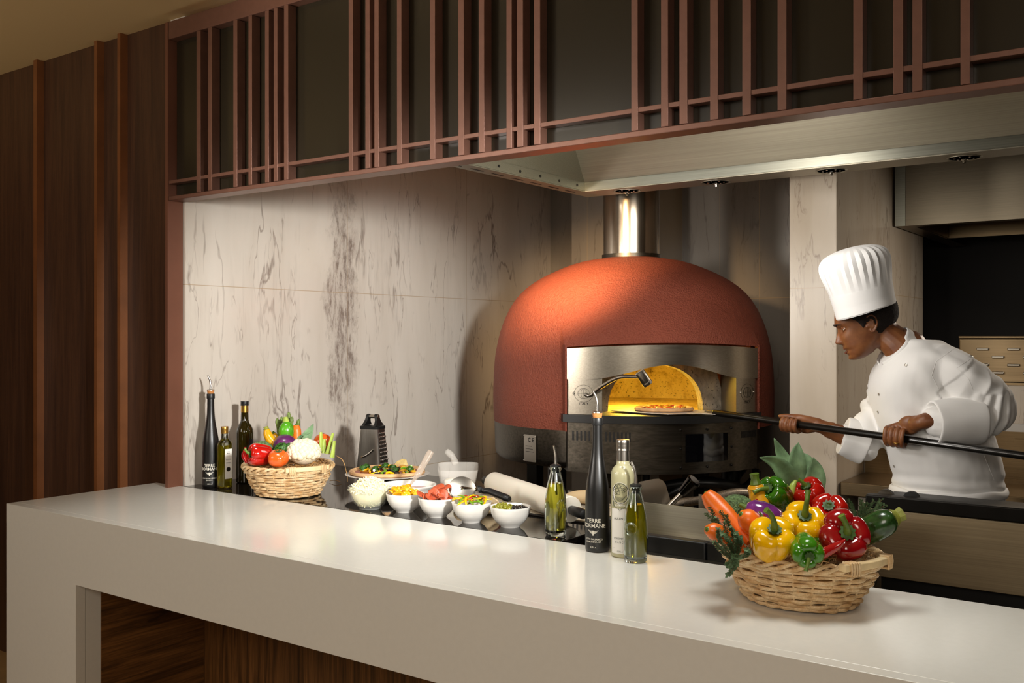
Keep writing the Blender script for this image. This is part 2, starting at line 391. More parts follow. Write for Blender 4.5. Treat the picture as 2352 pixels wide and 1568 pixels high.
# white counter: top, front apron, left leg
t = thing('white_counter', 'long white solid-surface counter with thick apron and square end leg', 'counter', (-3.535, 1.78, 0))
o = (-3.535, 1.78)
poly = [(0, 0), (.457, 0), (.457, .722), (4.9, .722), (4.9, .95), (0, .95)]
b = MB(); b.prism(poly, lambda x, z: (x, 0, z), lambda x, z: (x, .035, z)); b.build('front_apron', M['solid'], t, bevel=.0015)
B(0, .0355, .915, 4.9, .618, .95).build('worktop', M['solid'], t, bevel=.0015)
B(0, .0355, 0, .035, .618, .914).build('end_panel', M['solid'], t, bevel=.001)
B(.42, .0355, 0, .457, .09, .914).build('leg_return', M['solid'], t)
B(.452, .091, .0, .462, .52, .914).build('side_lining', M['wood_h'], t, smooth=0)
B(.463, .505, .0, 4.9, .53, .914).build('back_panel', M['wood_v'], t, smooth=0)

# granite worktop
t = thing('granite_worktop', 'black polished granite worktop running behind the white counter', 'worktop', (-3.36, 2.40, 0))
B(.002, .001, .925, 1.815, .82, .95).build('slab', M['granite'], t, bevel=.002)
B(.01, .02, 0, 1.80, .78, .924).build('base_cabinet', M['steel_dk'], t)

# ---------------------------------------------------------------- extraction hood over the oven
t = thing('extractor_hood', 'large stainless steel extraction hood above the pizza oven', 'hood', (-2.33, 2.46, 2.2))
def hb(mb): return mb.xf(Matrix.Translation((2.33, -2.46, -2.2)))
HX0, HX1, HY0, HYi, HYo, HZ = -2.335, 1.2, 2.46, 3.70, 3.85, 2.20
b = MB(); b.box(HX0, HY0, HZ, HX0 + .075, HYo, HZ + .004); hb(b).build('side_flange', M['steel_g'], t)
b = MB(); b.box(HX0 + .0755, HYi, HZ, HX1, HYo, HZ + .004); hb(b).build('back_flange', M['steel_hood'], t)
b = MB(); b.box(HX0 + .073, HY0, HZ + .0045, HX0 + .076, HYi, HZ + .042); hb(b).build('side_lip', M['steel_g'], t)
b = MB(); b.box(HX0 + .0765, HYi - .003, HZ + .0045, HX1, HYi, HZ + .042); hb(b).build('back_lip', M['steel_g'], t)
b = MB(); b.box(HX0, HY0, HZ + .0045, HX0 + .003, HYo, 2.84); b.box(HX0, HYo - .003, HZ + .0045, HX1, HYo, 2.84); b.box(HX0, HY0, HZ + .0045, HX1, HY0 + .003, 2.84); hb(b).build('outer_shell', M['steel_g'], t, smooth=0)
xi = HX0 + .075
b = MB(); b.add([(xi, HY0, 2.243), (xi, HYi, 2.243), (xi + .0, 3.36, 2.82), (xi, HY0, 2.82)], [(0, 1, 2, 3)]); hb(b).build('side_liner', M['steel_g'], t, smooth=0)
b = MB(); b.add([(xi, HYi, 2.243), (HX1, HYi, 2.243), (HX1, 3.36, 2.82), (xi, 3.36, 2.82)], [(0, 1, 2, 3)]); b.add([(xi, 3.36, 2.82), (HX1, 3.36, 2.82), (HX1, HY0, 2.82), (xi, HY0, 2.82)], [(0, 1, 2, 3)]); hb(b).build('back_liner', M['steel_hood'], t, smooth=0)
for i in range(9):
    y = 2.53 + i * .135
    b = MB(); b.box(HX0 + .028, y, HZ - .0012, HX0 + .036, y + .075, HZ - .0004); hb(b).build('slot', M['dark'], t, smooth=0)
for i in range(8):
    y = 2.62 + i * .145
    b = MB(); b.lathe([(0, 0), (.0055, 0), (.0055, .002), (0, .002)], 12, M=Matrix.Rotation(PI / 2, 3, 'Y')); b.xf(Matrix.Translation((HX0 + .0765, y, HZ + .022))); hb(b).build('rivet_hole', M['dark'], t)
for x, y in [(-2.091, 3.782), (-1.671, 3.788), (-1.192, 3.79), (-.717, 3.80), (-.2, 3.80)]:
    b = MB(); b.lathe([(0, 0), (.052, 0), (.056, -.002), (.060, -.002), (.060, .0), (0, .0)], 32)
    b.xf(Matrix.Translation((x, y, HZ - .0006))); f = hb(b).build('nozzle_plate', M['steel_hood'], t)
    for k in range(6):
        a = k * PI / 3 + .3; b = MB(); b.sphere((x + .032 * math.cos(a), y + .032 * math.sin(a), HZ - .002), (.0045, .0045, .0025), 8, 6); hb(b).build('screw', M['chrome'], f)
    b = MB(); b.tube([(x, y, HZ - .001), (x, y, HZ - .012)], .011, 10); b.tube([(x, y, HZ - .012), (x, y, HZ - .020)], .006, 8); hb(b).build('nozzle', M['chrome'], f)

# second hood over the rear cooking line
t = thing('rear_hood', 'boxy stainless steel hood over the rear cooking line at right', 'hood', (-1.235, 4.92, 2.09))
def hb2(mb): return mb.xf(Matrix.Translation((1.235, -4.92, -2.09)))
b = MB(); b.box(-1.235, 4.92, 2.09, 2.2, 4.925, 2.84); hb2(b).build('front_panel', M['steel_rear'], t, smooth=0)
b = MB(); b.box(-1.238, 4.915, 2.09, -1.19, 4.92, 2.84); hb2(b).build('corner_strip', M['steel_g'], t, smooth=0)
b = MB(); b.box(-1.235, 4.926, 2.09, -1.225, 6.2, 2.84); hb2(b).build('side_panel', M['steel_g'], t, smooth=0)
b = MB(); b.box(-1.2245, 4.926, 2.09, 2.2, 4.99, 2.094); b.box(-1.2245, 4.99, 2.09, -1.16, 6.2, 2.094); hb2(b).build('bottom_flange', M['steel_warm'], t, smooth=0)
b = MB(); b.box(-1.16, 5.72, 2.095, 2.2, 5.724, 2.3); b.box(-1.16, 5.0, 2.095, -1.156, 5.71, 2.3); b.box(-1.16, 5.0, 2.31, 2.2, 5.724, 2.32); hb2(b).build('inner_channel', M['steel_warm'], t, smooth=0)
# ================================================================ pizza oven, set at 45 degrees in the corner
OC = Vector((-2.27, 4.15)); OA = math.radians(43)
On = Vector((math.sin(OA), -math.cos(OA))); Ou = Vector((math.cos(OA), math.sin(OA)))
ov = thing('pizza_oven', 'round domed pizza oven in rough terracotta-red render with a lit arched mouth', 'oven', (OC.x, OC.y, 0), OA)
# local frame: x = u (right), y = -n (back), z up.  local point of (u, v forward, z)
def OL(u, v, z): return (u, -v, z)
prof = [(.665, 1.153), (.668, 1.20), (.669, 1.30), (.665, 1.40), (.655, 1.49), (.628, 1.60), (.583, 1.70), (.53, 1.768), (.46, 1.822), (.36, 1.873), (.25, 1.912), (.14, 1.932), (.0, 1.942)]
zs = [p[1] for p in prof]
def dome_r(z): return smt([(p[1], p[0]) for p in prof], z)
HWp = .425
def front_v(u): return .70 - .15 * (u / .42) ** 2
# dome with a rectangular cut for the front section (|u| < HW, v > .4, z < 1.51)
b = MB(); SEG = 160; pr = []
for i in range(len(prof) - 1):
    for k in range(5):
        t0 = k / 5; pr.append((prof[i][0] + (prof[i + 1][0] - prof[i][0]) * t0, prof[i][1] + (prof[i + 1][1] - prof[i][1]) * t0))
pr = [(smt([(p[1], p[0]) for p in prof[:-1]], z) if z < 1.93 else r, z) for r, z in pr] + [(0, 1.942)]
vs = []; rows = []
for (r, z) in pr:
    if r < 1e-4: rows.append([len(vs)]); vs.append((0, 0, z))
    else:
        rows.append(list(range(len(vs), len(vs) + SEG)))
        vs += [(r * math.cos(2 * PI * k / SEG), r * math.sin(2 * PI * k / SEG), z) for k in range(SEG)]
fs = []
for A, Bq in zip(rows, rows[1:]):
    for k in range(SEG):
        k2 = (k + 1) % SEG
        f = (A[k], A[k2], Bq[0]) if len(Bq) == 1 else (A[k], A[k2], Bq[k2], Bq[k])
        cx = sum(vs[i][0] for i in f) / len(f); cy = sum(vs[i][1] for i in f) / len(f); cz = sum(vs[i][2] for i in f) / len(f)
        if abs(cx) < HWp - .012 and cy < 0 and cz < 1.515: continue
        fs.append(f)
b.add(vs, fs); dome = b.build('dome', M['stucco'], ov, smooth=175, fix=False)
# render-coloured shroud bulging out to the front section
def shroud(a, z):
    u = -HWp + 2 * HWp * a; return u
b = MB()
n = 36
ring0 = []; ring1 = []
for i in range(n + 1):
    u = -HWp - .004 + (2 * HWp + .008) * i / n
    zt = 1.528 - .018 * (u / .42) ** 2
    ring0.append((u, zt)); 
def sh(i, j):
    u, zt = ring0[i]; z2 = 1.76; t = j / 14; z = zt + (z2 - zt) * t
    vd = math.sqrt(max(.0005, dome_r(z) ** 2 - u * u)); vd0 = math.sqrt(max(.0005, dome_r(zt) ** 2 - u * u))
    k = 1 - t; k = k * k * (3 - 2 * k); k = k ** (1 + 5 * (abs(u) / HWp) ** 4)
    return OL(u, vd + (front_v(u) + .004 - vd0) * k - .006 * t * t, z)
b.grid(lambda a, c: sh(round(a * n), round(c * 14)), n + 1, 15)
b.build('dome_brow', M['stucco'], ov, smooth=175)
for sgn in (-1, 1):
    u = sgn * (HWp + .003); r = math.sqrt(.669 ** 2 - u * u) - .01
    B(min(u, u - sgn * .008), -front_v(.42) - .002, 1.153, max(u, u - sgn * .008), -r + .03, 1.52).build('cheek', M['stucco'], ov, smooth=0)
# grey drum
b = MB(); b.lathe([(.0, .985), (.62, .985), (.645, .99), (.655, 1.0), (.660, 1.02), (.664, 1.153), (.60, 1.16), (.0, 1.16)], 96); b.build('drum', M['steel_dk'], ov)
# front section lower casing
def fpoly(off, u0=-HWp, u1=HWp, n=28): return [(u0 + (u1 - u0) * i / n, front_v(u0 + (u1 - u0) * i / n) + off) for i in range(n + 1)]
def fslab(u0, u1, z0, z1, o0, o1, name, mat, parent=ov, n=28, zf=None, smooth=38):
    b = MB(); P = fpoly(0, u0, u1, n); vs = []
    for (u, v) in P:
        za, zb = zf(u) if zf else (z0, z1)
        for (o, z) in ((o0, za), (o1, za), (o1, zb), (o0, zb)): vs.append(OL(u, v + o, z))
    fs = [(0, 1, 2, 3), tuple(4 * n + i for i in (3, 2, 1, 0))]
    for i in range(n):
        for k in range(4): fs.append((4 * i + k, 4 * i + 4 + k, 4 * i + 4 + (k + 1) % 4, 4 * i + (k + 1) % 4))
    b.add(vs, fs); return b.build(name, mat, parent, smooth=smooth)
fslab(-HWp + .008, HWp - .008, .985, 1.192, -.02, 0, 'front_casing', M['steel_dk'])
for sgn in (-1, 1): B(min(sgn * (HWp - .012), sgn * (HWp - .008)), -front_v(.42) + .01, .985, max(sgn * (HWp - .012), sgn * (HWp - .008)), -.45, 1.19).build('casing_side', M['steel_dk'], ov, smooth=0)
fslab(-HWp - .012, HWp + .012, 1.194, 1.226, -.03, .014, 'shelf_edge', M['black_rub'])
b = MB(); P = fpoly(-.028); b.prism([(u, v) for u, v in P] + [(HWp - .01, .30), (-HWp + .01, .30)], lambda u, v: OL(u, v, 1.20), lambda u, v: OL(u, v, 1.2265)); b.build('shelf', M['steel'], ov, smooth=0)
# display window, its screws, the vents
fslab(.035, .265, 1.018, 1.160, .001, .003, 'display_frame', M['steel_dk'])
fslab(.05, .25, 1.034, 1.150, .0035, .0045, 'display_window', M['glassblk'], n=10)
def fpt(u, z, o=0.004): return Vector(OL(u, front_v(u) + o, z))
for u in (.03, .15, .27):
    for z in (1.012, 1.09, 1.168):
        if u == .15 and z == 1.09: continue
        b = MB(); b.sphere(fpt(u, z, .003), (.0055, .004, .0055), 10, 6); b.build('screw', M['blackmetal'], ov)
for u0 in (-.40, -.275):
    for k in range(7):
        u = u0 + k * .0155
        fslab(u, u + .0065, 1.118, 1.158, .0005, .0015, 'vent_slot', M['dark'], n=1)
for k in range(14): fslab(.325 + k * .0065, .3282 + k * .0065, 1.122, 1.150, .0005, .0015, 'vent_slot', M['dark'], n=1)
# steel hood band with an arched lower edge
def band(u):
    t = abs(u) / .42; lo = 1.374 + .064 * (math.cos(min(1, t / .86) * PI) * .5 + .5); hi = 1.520 - .016 * t * t
    return lo, hi
fslab(-HWp, HWp, 0, 0, -.006, .002, 'hood_band', M['steel'], zf=band, n=60)
for sgn, nm in ((-1, 0), (1, 1)):
    a, c = sorted((sgn * HWp, sgn * (HWp - .125 if sgn > 0 else HWp - .14)))
    fslab(a, c, 1.2275, 1.40, -.010, -.007, 'side_plate', M['steel'], n=8)
    ui = c if sgn < 0 else a
    b = MB(); b.box(ui - .001, -front_v(ui) + .008, 1.2275, ui + .001, -.42, 1.42); b.build('mouth_cheek', M['steel'], ov, smooth=0)
b = MB(); P = fpoly(-.008); b.prism(P + [(HWp - .02, .42), (-HWp + .02, .42)], lambda u, v: OL(u, v, 1.46), lambda u, v: OL(u, v, 1.465)); b.build('mouth_roof', M['steel'], ov, smooth=0)
# refractory arch
b = MB(); n = 24; hw, ah = .215, .205
arch = [(hw * math.cos(PI - PI * i / n), 1.2275 + ah * (max(0, math.sin(PI * i / n)) ** .8)) for i in range(n + 1)]
out = [(-.30, 1.2275)] + [(-.30, 1.46)] + [(.30, 1.46)] + [(.30, 1.2275)]
vs = []; fs = []
outer = []
for (x, z) in arch:
    if abs(x) > .16 and z < 1.33: outer.append((math.copysign(.30, x), z))
    else: outer.append((x * 1.4 if abs(x * 1.4) < .30 else math.copysign(.3, x), 1.46))
for v in (.43, .36):
    for p in arch: vs.append(OL(p[0], v, p[1]))
    for p in outer: vs.append(OL(p[0], v, p[1]))
m = n + 1
for i in range(n):
    fs.append((i, i + 1, m + i + 1, m + i)); fs.append((2 * m + i, 3 * m + i, 3 * m + i + 1, 2 * m + i + 1))
    fs.append((i, 2 * m + i, 2 * m + i + 1, i + 1))
b.add(vs, fs); b.build('mouth_arch', M['conc'], ov, smooth=30)
# chamber
b = MB(); R0 = .52
vs = []; nu, nv = 48, 12
def chf(a, c):
    th = 2 * PI * a; ph = c * PI / 2
    return (R0 * math.cos(th) * math.cos(ph) ** .6, R0 * math.sin(th) * math.cos(ph) ** .6 + .0, 1.2275 + .24 * math.sin(ph))
g = MB(); g.grid(chf, nu, nv, cu=True)
keep = []
for f in g.f:
    c = [sum(g.v[i][k] for i in f) / len(f) for k in range(3)]
    if c[1] < -.35 and abs(c[0]) < .30 and c[2] < 1.47: continue
    keep.append(f)
b.add(g.v, keep); b.build('chamber', M['conc_y'], ov, smooth=60)
b = MB(); b.lathe([(0, 0), (.52, 0), (.52, -.02), (0, -.02)], 48, o=(0, .0, 1.227)); b.build('chamber_floor', M['conc_y'], ov, smooth=30)
# badges engraved on the side plates
for u in (-.355, .362):
    b = MB()
    for rr in (.036, .022): b.tube([fpt(u + rr * math.cos(2 * PI * k / 40), 1.315 + rr * math.sin(2 * PI * k / 40), -.0062) for k in range(40)], .0006, 5, closed=True)
    for k in (-1, 0, 1): b.tube([fpt(u + k * .010 * math.cos(q * PI / 12 - PI / 2), 1.315 + .022 * math.sin(q * PI / 12 - PI / 2), -.0062) for q in range(13)], .0004, 4)
    b.tube([fpt(u - .022, 1.315, -.0062), fpt(u + .022, 1.315, -.0062)], .0004, 4)
    bd = b.build('badge', M['blackmetal'], ov)
    for s_ in (-.038, .038):
        b = MB(); b.sphere(fpt(u + s_, 1.315, -.005), (.005, .004, .005), 10, 6); b.build('screw', M['satin'], ov)
    vs_, fs_ = text_data('ITALY', .014, .02); b = MB(); b.add([fpt(u + x, 1.272 + y, -.0062) for x, y in vs_], fs_); b.build('lettering', M['blackmetal'], bd, smooth=0)
# rating plate on the drum
ang = math.atan2(0, 1)
def dpt(a, z, r=.667): return (r * math.cos(a), r * math.sin(a), z)
A0 = math.radians(-90 - 56)
b = MB()
b.grid(lambda p, q: dpt(A0 - .060 + .12 * p, 1.005 + .118 * q, .6665), 5, 2); rp = b.build('rating_plate', M['satin'], ov)
b = MB(); vs_, fs_ = text_data('C E', .026, .02); b.add([dpt(A0 + .012 + x / .667, 1.100 + y, .6672) for x, y in vs_], fs_)
for q in range(3): b.grid(lambda p, w: dpt(A0 - .04 + (.06 + .01 * q) * p, 1.072 - .012 * q + .002 * w, .6672), 3, 2)
b.build('lettering', M['blackmetal'], rp, smooth=0)
for da in (-.055, .055):
    for z in (1.010, 1.118):
        b = MB(); b.sphere(dpt(A0 + da, z, .668), .0032, 8, 6); b.build('rivet', M['chrome'], rp)
# lamp on a goose neck
pl = fpt(-.352, 1.312, -.004); hd = Vector(OL(-.165, front_v(-.165) + .16, 1.392))
path = bez([pl, pl + Vector((.02, -.012, -.004)), pl + Vector((.055, -.05, .030)), pl.lerp(hd, .6) + Vector((0, 0, .028)), hd + Vector((-.012, 0, .002))], 24)
b = MB(); b.tube(path, .0075, 10); ln = b.build('lamp_arm', M['satin'], ov)
ax = Vector((.55, -.05, -.80)).normalized()
b = MB(); b.tube([hd - ax * .028, hd - ax * .026, hd + ax * .034, hd + ax * .036], [.018, .0205, .0205, .019], 20); b.tube([hd + ax * .024, hd + ax * .027], [.0215, .0215], 20); b.build('lamp_head', M['satin'], ov)
# flue
b = MB(); b.tube([(0, 0, 1.93), (0, 0, 2.84)], .135, 48, cap=False); b.build('flue', m_steel('flue_steel', '#b8ab9a', .2, 'z', .05), ov)
b = MB(); b.tube([(0, 0, 1.925), (0, 0, 1.95)], .142, 48); b.build('flue_collar', M['steel_dk'], ov)
# legs and gas train under it
for a in (-146, -100, -40, 30, 150):
    a = math.radians(a); x, y = .50 * math.cos(a), .50 * math.sin(a)
    b = MB(); b.tube([(x, y, 0), (x, y, .984)], .042, 4 if a > 0 else 20); b.build('leg', M['blackmetal'], ov)
b = MB(); b.box(-.30, -.50, .90, -.10, -.44, .984); b.box(-.14, -.56, .80, -.09, -.5, .984); b.build('bracket', M['steel_dk'], ov, bevel=.01)
b = MB(); b.tube(bez([(.05, -.45, .86), (.2, -.5, .93), (.4, -.42, .88), (.52, -.3, .93), (.55, -.1, .80), (.5, .1, .6)], 30), .016, 10)
b.build('hose', M['black_rub'], ov)
b = MB(); b.tube(bez([(-.1, -.35, .84), (.1, -.46, .91), (.3, -.52, .91), (.45, -.35, .84)], 24), .022, 10); b.build('hose', M['black_rub'], ov)
b = MB(); b.tube(bez([(.42, -.30, .90), (.52, -.20, .96), (.60, -.05, .94), (.66, .1, .80)], 24), .012, 8); b.build('hose', M['black_rub'], ov)
# ================================================================ placing helper: a photo position and a distance give a point in the room
CP = Vector((0, 0, 1.55)); CR = Vector((math.cos(YAW), math.sin(YAW), 0)); CW = Vector((-math.sin(YAW), math.cos(YAW), 0)); CU = Vector((0, 0, 1))
def P(px, py, d): return CP + (CR * ((px - 1176) / 2225) + CW - CU * ((py - 775) / 2225)) * d
def onz(px, py, z=.95): return P(px, py, 2225 * (1.55 - z) / (py - 775))
TOP = .9503
# ---------------------------------------------------------------- bottles
M['bglass'] = simple('black_frosted_glass', '#121110', .34, spec=.5, coat=.2, coatr=.3)
M['clear'] = m_glass('clear_glass', '#eef6f0'); M['gglass'] = m_glass('greenish_glass', '#f0faf6')
M['oil'] = simple('olive_oil', '#e6d348', .0, trans=.86, ior=1.47); M['oil2'] = simple('dark_olive_oil', '#c6b420', .0, trans=.80, ior=1.47); M['brownglass'] = simple('brown_green_bottle', '#2b2306', .05, spec=.7, trans=.35)
M['white_lbl'] = simple('white_paper', '#ece8e0', .6); M['cream_print'] = simple('cream_print', '#dcd6c8', .5); M['dark_print'] = simple('dark_green_print', '#27352b', .6)
M['gold'] = simple('gold_cap', '#c79a4a', .28, .9); M['cork'] = simple('cork', '#b9793f', .8, var=.2, vscale=120)
M['frost'] = simple('frosted_white_vinegar', '#cfc9a0', .22, trans=.30, coat=.4)
def pourer(par, z, r, cork=True, h=.055, stem_in=0, bend=.012):
    if cork:
        b = MB(); b.lathe([(0, z), (r * .86, z), (r * .98, z + .010), (r * .98, z + .013), (0, z + .013)], 24); b.build('cork', M['cork'], par)
        b = MB(); b.lathe([(0, z + .0131), (r * 1.05, z + .0131), (r * 1.02, z + .016), (r * .4, z + .019), (0, z + .019)], 24); b.build('pourer_collar', M['satin'], par); z0 = z + .018
    else:
        b = MB(); b.lathe([(0, z - .018), (r * .72, z - .018), (r * .72, z + .0005), (r * 1.10, z + .001), (r * 1.12, z + .005), (r * .5, z + .009), (0, z + .009)], 24); b.build('stopper', M['black_rub'], par); z0 = z + .008
    b = MB(); b.tube(bez([(0, 0, z0), (0, 0, z0 + h * .35), (-bend * .35, 0, z0 + h * .7), (-bend, 0, z0 + h)], 14), [.0052 - .0022 * i / 13 for i in range(14)], 12); b.build('spout', M['satin'], par)
    if stem_in:
        b = MB(); b.tube([(0, 0, z - .019), (.004, 0, z - stem_in)], .0022, 8); b.build('air_tube', M['black_rub'], par)
TALL = [(0, 0), (.030, 0), (.0335, .004), (.0345, .02), (.0346, .10), (.0335, .15), (.0316, .182), (.028, .207), (.0237, .231), (.0182, .263), (.0155, .29), (.0142, .32), (.0138, .353)]
def tall_bottle(loc, rz, label, words):
    t = thing('vinegar_bottle' if 'BALSAMICO' in words[2] else 'oil_bottle', label, 'bottle', loc, rz)
    pr = [(smt([(z, r) for r, z in TALL[2:]], .004 + .349 * k / 40), .004 + .349 * k / 40) for k in range(41)]
    b = MB(); b.lathe([(0, 0), (.030, 0)] + pr + [(0, .353)], 40); b.build('glass_body', M['bglass'], t)
    b = MB(); b.lathe([(.0, .3535), (.0155, .3535), (.0160, .356), (.0160, .372), (.0150, .3745), (.0, .3745)], 32); b.build('neck_ring', M['black_rub'], t)
    pourer(t, .3748, .0145)
    a = -PI / 2; b = MB()
    wrap_text(b, 'TERRE', .0155, .0347, .089, a, .015); wrap_text(b, 'BORMANE', .0155, .0347, .075, a, .015)
    wrap_text(b, words[2], .0062, .0347, .038, a, .02); wrap_text(b, words[3], .0062, .0347, .0305, a, .02); wrap_text(b, '0,50 L e', .0062, .0347, .0155, a, .02, .8)
    rr = .0351   # winged emblem: two wings, round crown, hanging shield
    def W(x, y): return (rr * math.cos(a + x / rr), rr * math.sin(a + x / rr), .058 + y)
    for sg in (-1, 1):
        for k in range(3): b.add([W(sg * .003, .003 - .003 * k), W(sg * (.016 - .003 * k), .005 - .003 * k), W(sg * (.014 - .003 * k), .003 - .003 * k), W(sg * .003, .001 - .003 * k)], [(0, 1, 2, 3)])
    b.add([W(-.003, .004), (W(.003, .004)), W(.003, -.002), W(.0015, -.010), W(-.0015, -.010), W(-.003, -.002)], [(0, 1, 2, 3, 4, 5)])
    b.build('lettering', M['cream_print'], t, smooth=0); return t
def face(loc, dx=0): return math.atan2(-loc[1], -loc[0] + dx) + PI / 2
q = onz(1372, 1264); tall_bottle((q.x, q.y, TOP), face(q) - .35, 'tall matte black balsamic vinegar bottle on the white counter before the oven', ['', '', 'ACETO BALSAMICO', 'DI MODENA IGP'])
q = onz(484, 1117.5); tall_bottle((q.x, q.y, TOP), face(q) - .15, 'tall matte black olive oil bottle beside the copper-brown post', ['', '', 'OLIO EXTRA VERGINE', 'DI OLIVA'])
# frosted white vinegar bottle
q = onz(1431, 1276); t = thing('vinegar_bottle', 'frosted pale yellow white-vinegar bottle with silver screw cap', 'bottle', (q.x, q.y, TOP), face(q) - .25)
W1 = [(0, 0), (.029, 0), (.0325, .003), (.0332, .010), (.0332, .215), (.0325, .230), (.029, .240), (.022, .2475), (.0180, .252), (.0172, .262)]
b = MB(); b.lathe(W1 + [(0, .262)], 40); b.build('glass_body', M['frost'], t)
b = MB(); b.lathe([(0, .2622), (.0176, .2622), (.0168, .289), (0, .289)], 32); b.build('neck_foil', M['satin'], t)
b = MB(); b.lathe([(0, .2892), (.0184, .2892), (.0186, .292), (.0176, .294), (.0182, .297), (.0178, .300), (.0183, .303), (.0178, .306), (.0182, .309), (.0182, .317), (.0172, .3195), (0, .3195)], 32); b.build('screw_cap', M['satin'], t)
b = MB(); b.grid(lambda u, v: (.0335 * math.cos(-PI / 2 + (u - .5) * 1.75), .0335 * math.sin(-PI / 2 + (u - .5) * 1.75), .012 + .122 * v), 20, 2); lb_ = b.build('label', M['white_lbl'], t)
b = MB(); n = 30; b.add([(.0337 * math.cos(-PI / 2 + math.cos(2 * PI * k / n) * .026 / .0337), .0337 * math.sin(-PI / 2 + math.cos(2 * PI * k / n) * .026 / .0337), .176 + .030 * math.sin(2 * PI * k / n)) for k in range(n)], [tuple(range(n))]); b.add([(.0337 * math.cos(-PI / 2 + x / .0337), .0337 * math.sin(-PI / 2 + x / .0337), z) for x, z in ((-.026, .166), (-.026, .142), (-.006, .132), (0, .126), (.006, .132), (.026, .142), (.026, .166))], [(0, 1, 2, 3, 4, 5, 6)]); b.build('crest', M['white_lbl'], t, smooth=0)
b = MB(); r_ = .0341; a = -PI / 2
def W2(x, z, o=0): return (( r_ + o) * math.cos(a + x / r_), (r_ + o) * math.sin(a + x / r_), z)
b.tube([W2(.0235 * math.cos(2 * PI * k / 30), .176 + .027 * math.sin(2 * PI * k / 30)) for k in range(30)], .0008, 4, closed=True)
for (x, z, s_) in [(-.012, .192, 6), (-.003, .196, 6), (.007, .193, 6), (.014, .185, 5), (-.016, .183, 5), (-.008, .185, 6), (.001, .187, 6), (.009, .181, 5), (-.013, .175, 5), (-.004, .177, 6)]: b.tube([W2(x + s_ * .0008 * math.cos(2 * PI * k / 10), z + s_ * .0007 * math.sin(2 * PI * k / 10)) for k in range(10)], .0005, 3, closed=True)
for k in range(6): b.tube([W2(-.018 + .002 * k, .168 - .0022 * k), W2(.0, .165 - .0022 * k), W2(.020 - .002 * k, .171 - .0022 * k)], .0004, 3)
b.add([W2(-.022, .153), W2(.022, .153), W2(.020, .139), W2(-.020, .139)], [(0, 1, 2, 3)])
b.tube([W2(-.014, .138), W2(-.004, .134), W2(0, .129), W2(.004, .134), W2(.014, .138)], .0006, 3)
wrap_text(b, 'AULENTE', .0085, r_, .107, a, .005, 1.0, 0); wrap_text(b, 'CONDIMENTO', .0078, r_, .053, a, 0, .72, 0); wrap_text(b, 'B I A N C O', .0078, r_, .043, a, 0, .8, 0); wrap_text(b, '0,50 L e', .0062, r_, .018, a, 0, .8, 0)
b.tube([W2(-.02, .027), W2(.02, .027)], .0003, 3)
b.build('lettering', M['dark_print'], lb_, smooth=0)
b = MB(); wrap_text(b, 'TERRE', .0062, r_, .1495, a, .02, 1, .0004); wrap_text(b, 'BORMANE', .0062, r_, .1432, a, .02, 1, .0004); b.build('lettering', M['white_lbl'], lb_, smooth=0)
# oil cruets with embossed seals
CR0 = [(.0295, .0), (.0315, .006), (.0330, .030), (.0338, .065), (.0332, .095), (.031, .120), (.0272, .146), (.0222, .168), (.0178, .184), (.0158, .192)]
def cruet(loc, rz, label, oil, k=1.0):
    t = thing('oil_cruet', label, 'oil cruet', loc, rz)
    cr = lambda z: smt([(z_, r) for r, z_ in CR0], z)
    zs_ = [.192 * i / 32 for i in range(33)]
    outp = [(0, .002), (.012, .0012), (.027, 0)] + [(cr(z), z) for z in zs_[1:]] + [(.0150, .196), (.0185, .199), (.0187, .2035), (.0160, .2065), (.0125, .2065)]
    inn = [(.0122, .204), (.0125, .193)] + [(cr(z) - .0028, z) for z in reversed(zs_) if z > .012 and z < .190] + [(.022, .0105), (0, .0095)]
    b = MB(); b.lathe([(r * k, z * k) for r, z in outp + inn], 40); b.build('glass_body', M['gglass'], t)
    b = MB(); lv = .158; b.lathe([(r * k, z * k) for r, z in [(0, .0100), (.0215, .0112)] + [(cr(z) - .0032, z) for z in zs_ if .014 < z < lv] + [(cr(lv) - .0032, lv), (0, lv)]], 40); b.build('oil', oil, t)
    pourer(t, .2067 * k, .0150 * k, False, .058, .085)
    b = MB(); a = -PI / 2 - .5; r_ = .0340 * k
    for rr, w in ((.0165, .0016), (.0125, .0006)): b.tube([((r_) * math.cos(a + rr * math.cos(2 * PI * q / 28) / r_), (r_) * math.sin(a + rr * math.cos(2 * PI * q / 28) / r_), .094 * k + rr * math.sin(2 * PI * q / 28)) for q in range(28)], w, 6, closed=True)
    wrap_text(b, '100%', .0085, r_ - .0008, .094 * k, a, .03); wrap_text(b, 'OLIVE', .0045, r_ - .0006, .103 * k, a, .03); wrap_text(b, 'OIL', .0045, r_ - .0006, .085 * k, a, .03)
    b.build('embossed_seal', M['gglass'], t); return t
q = onz(1276, 1228); cruet((q.x, q.y, TOP), face(q) + 1.1, 'slim glass oil cruet with pale oil standing on the black granite', M['oil'])
q = onz(1460, 1289); cruet((q.x, q.y, TOP), face(q) + .1, 'slim glass oil cruet with darker oil on the white counter', M['oil2'], .97)
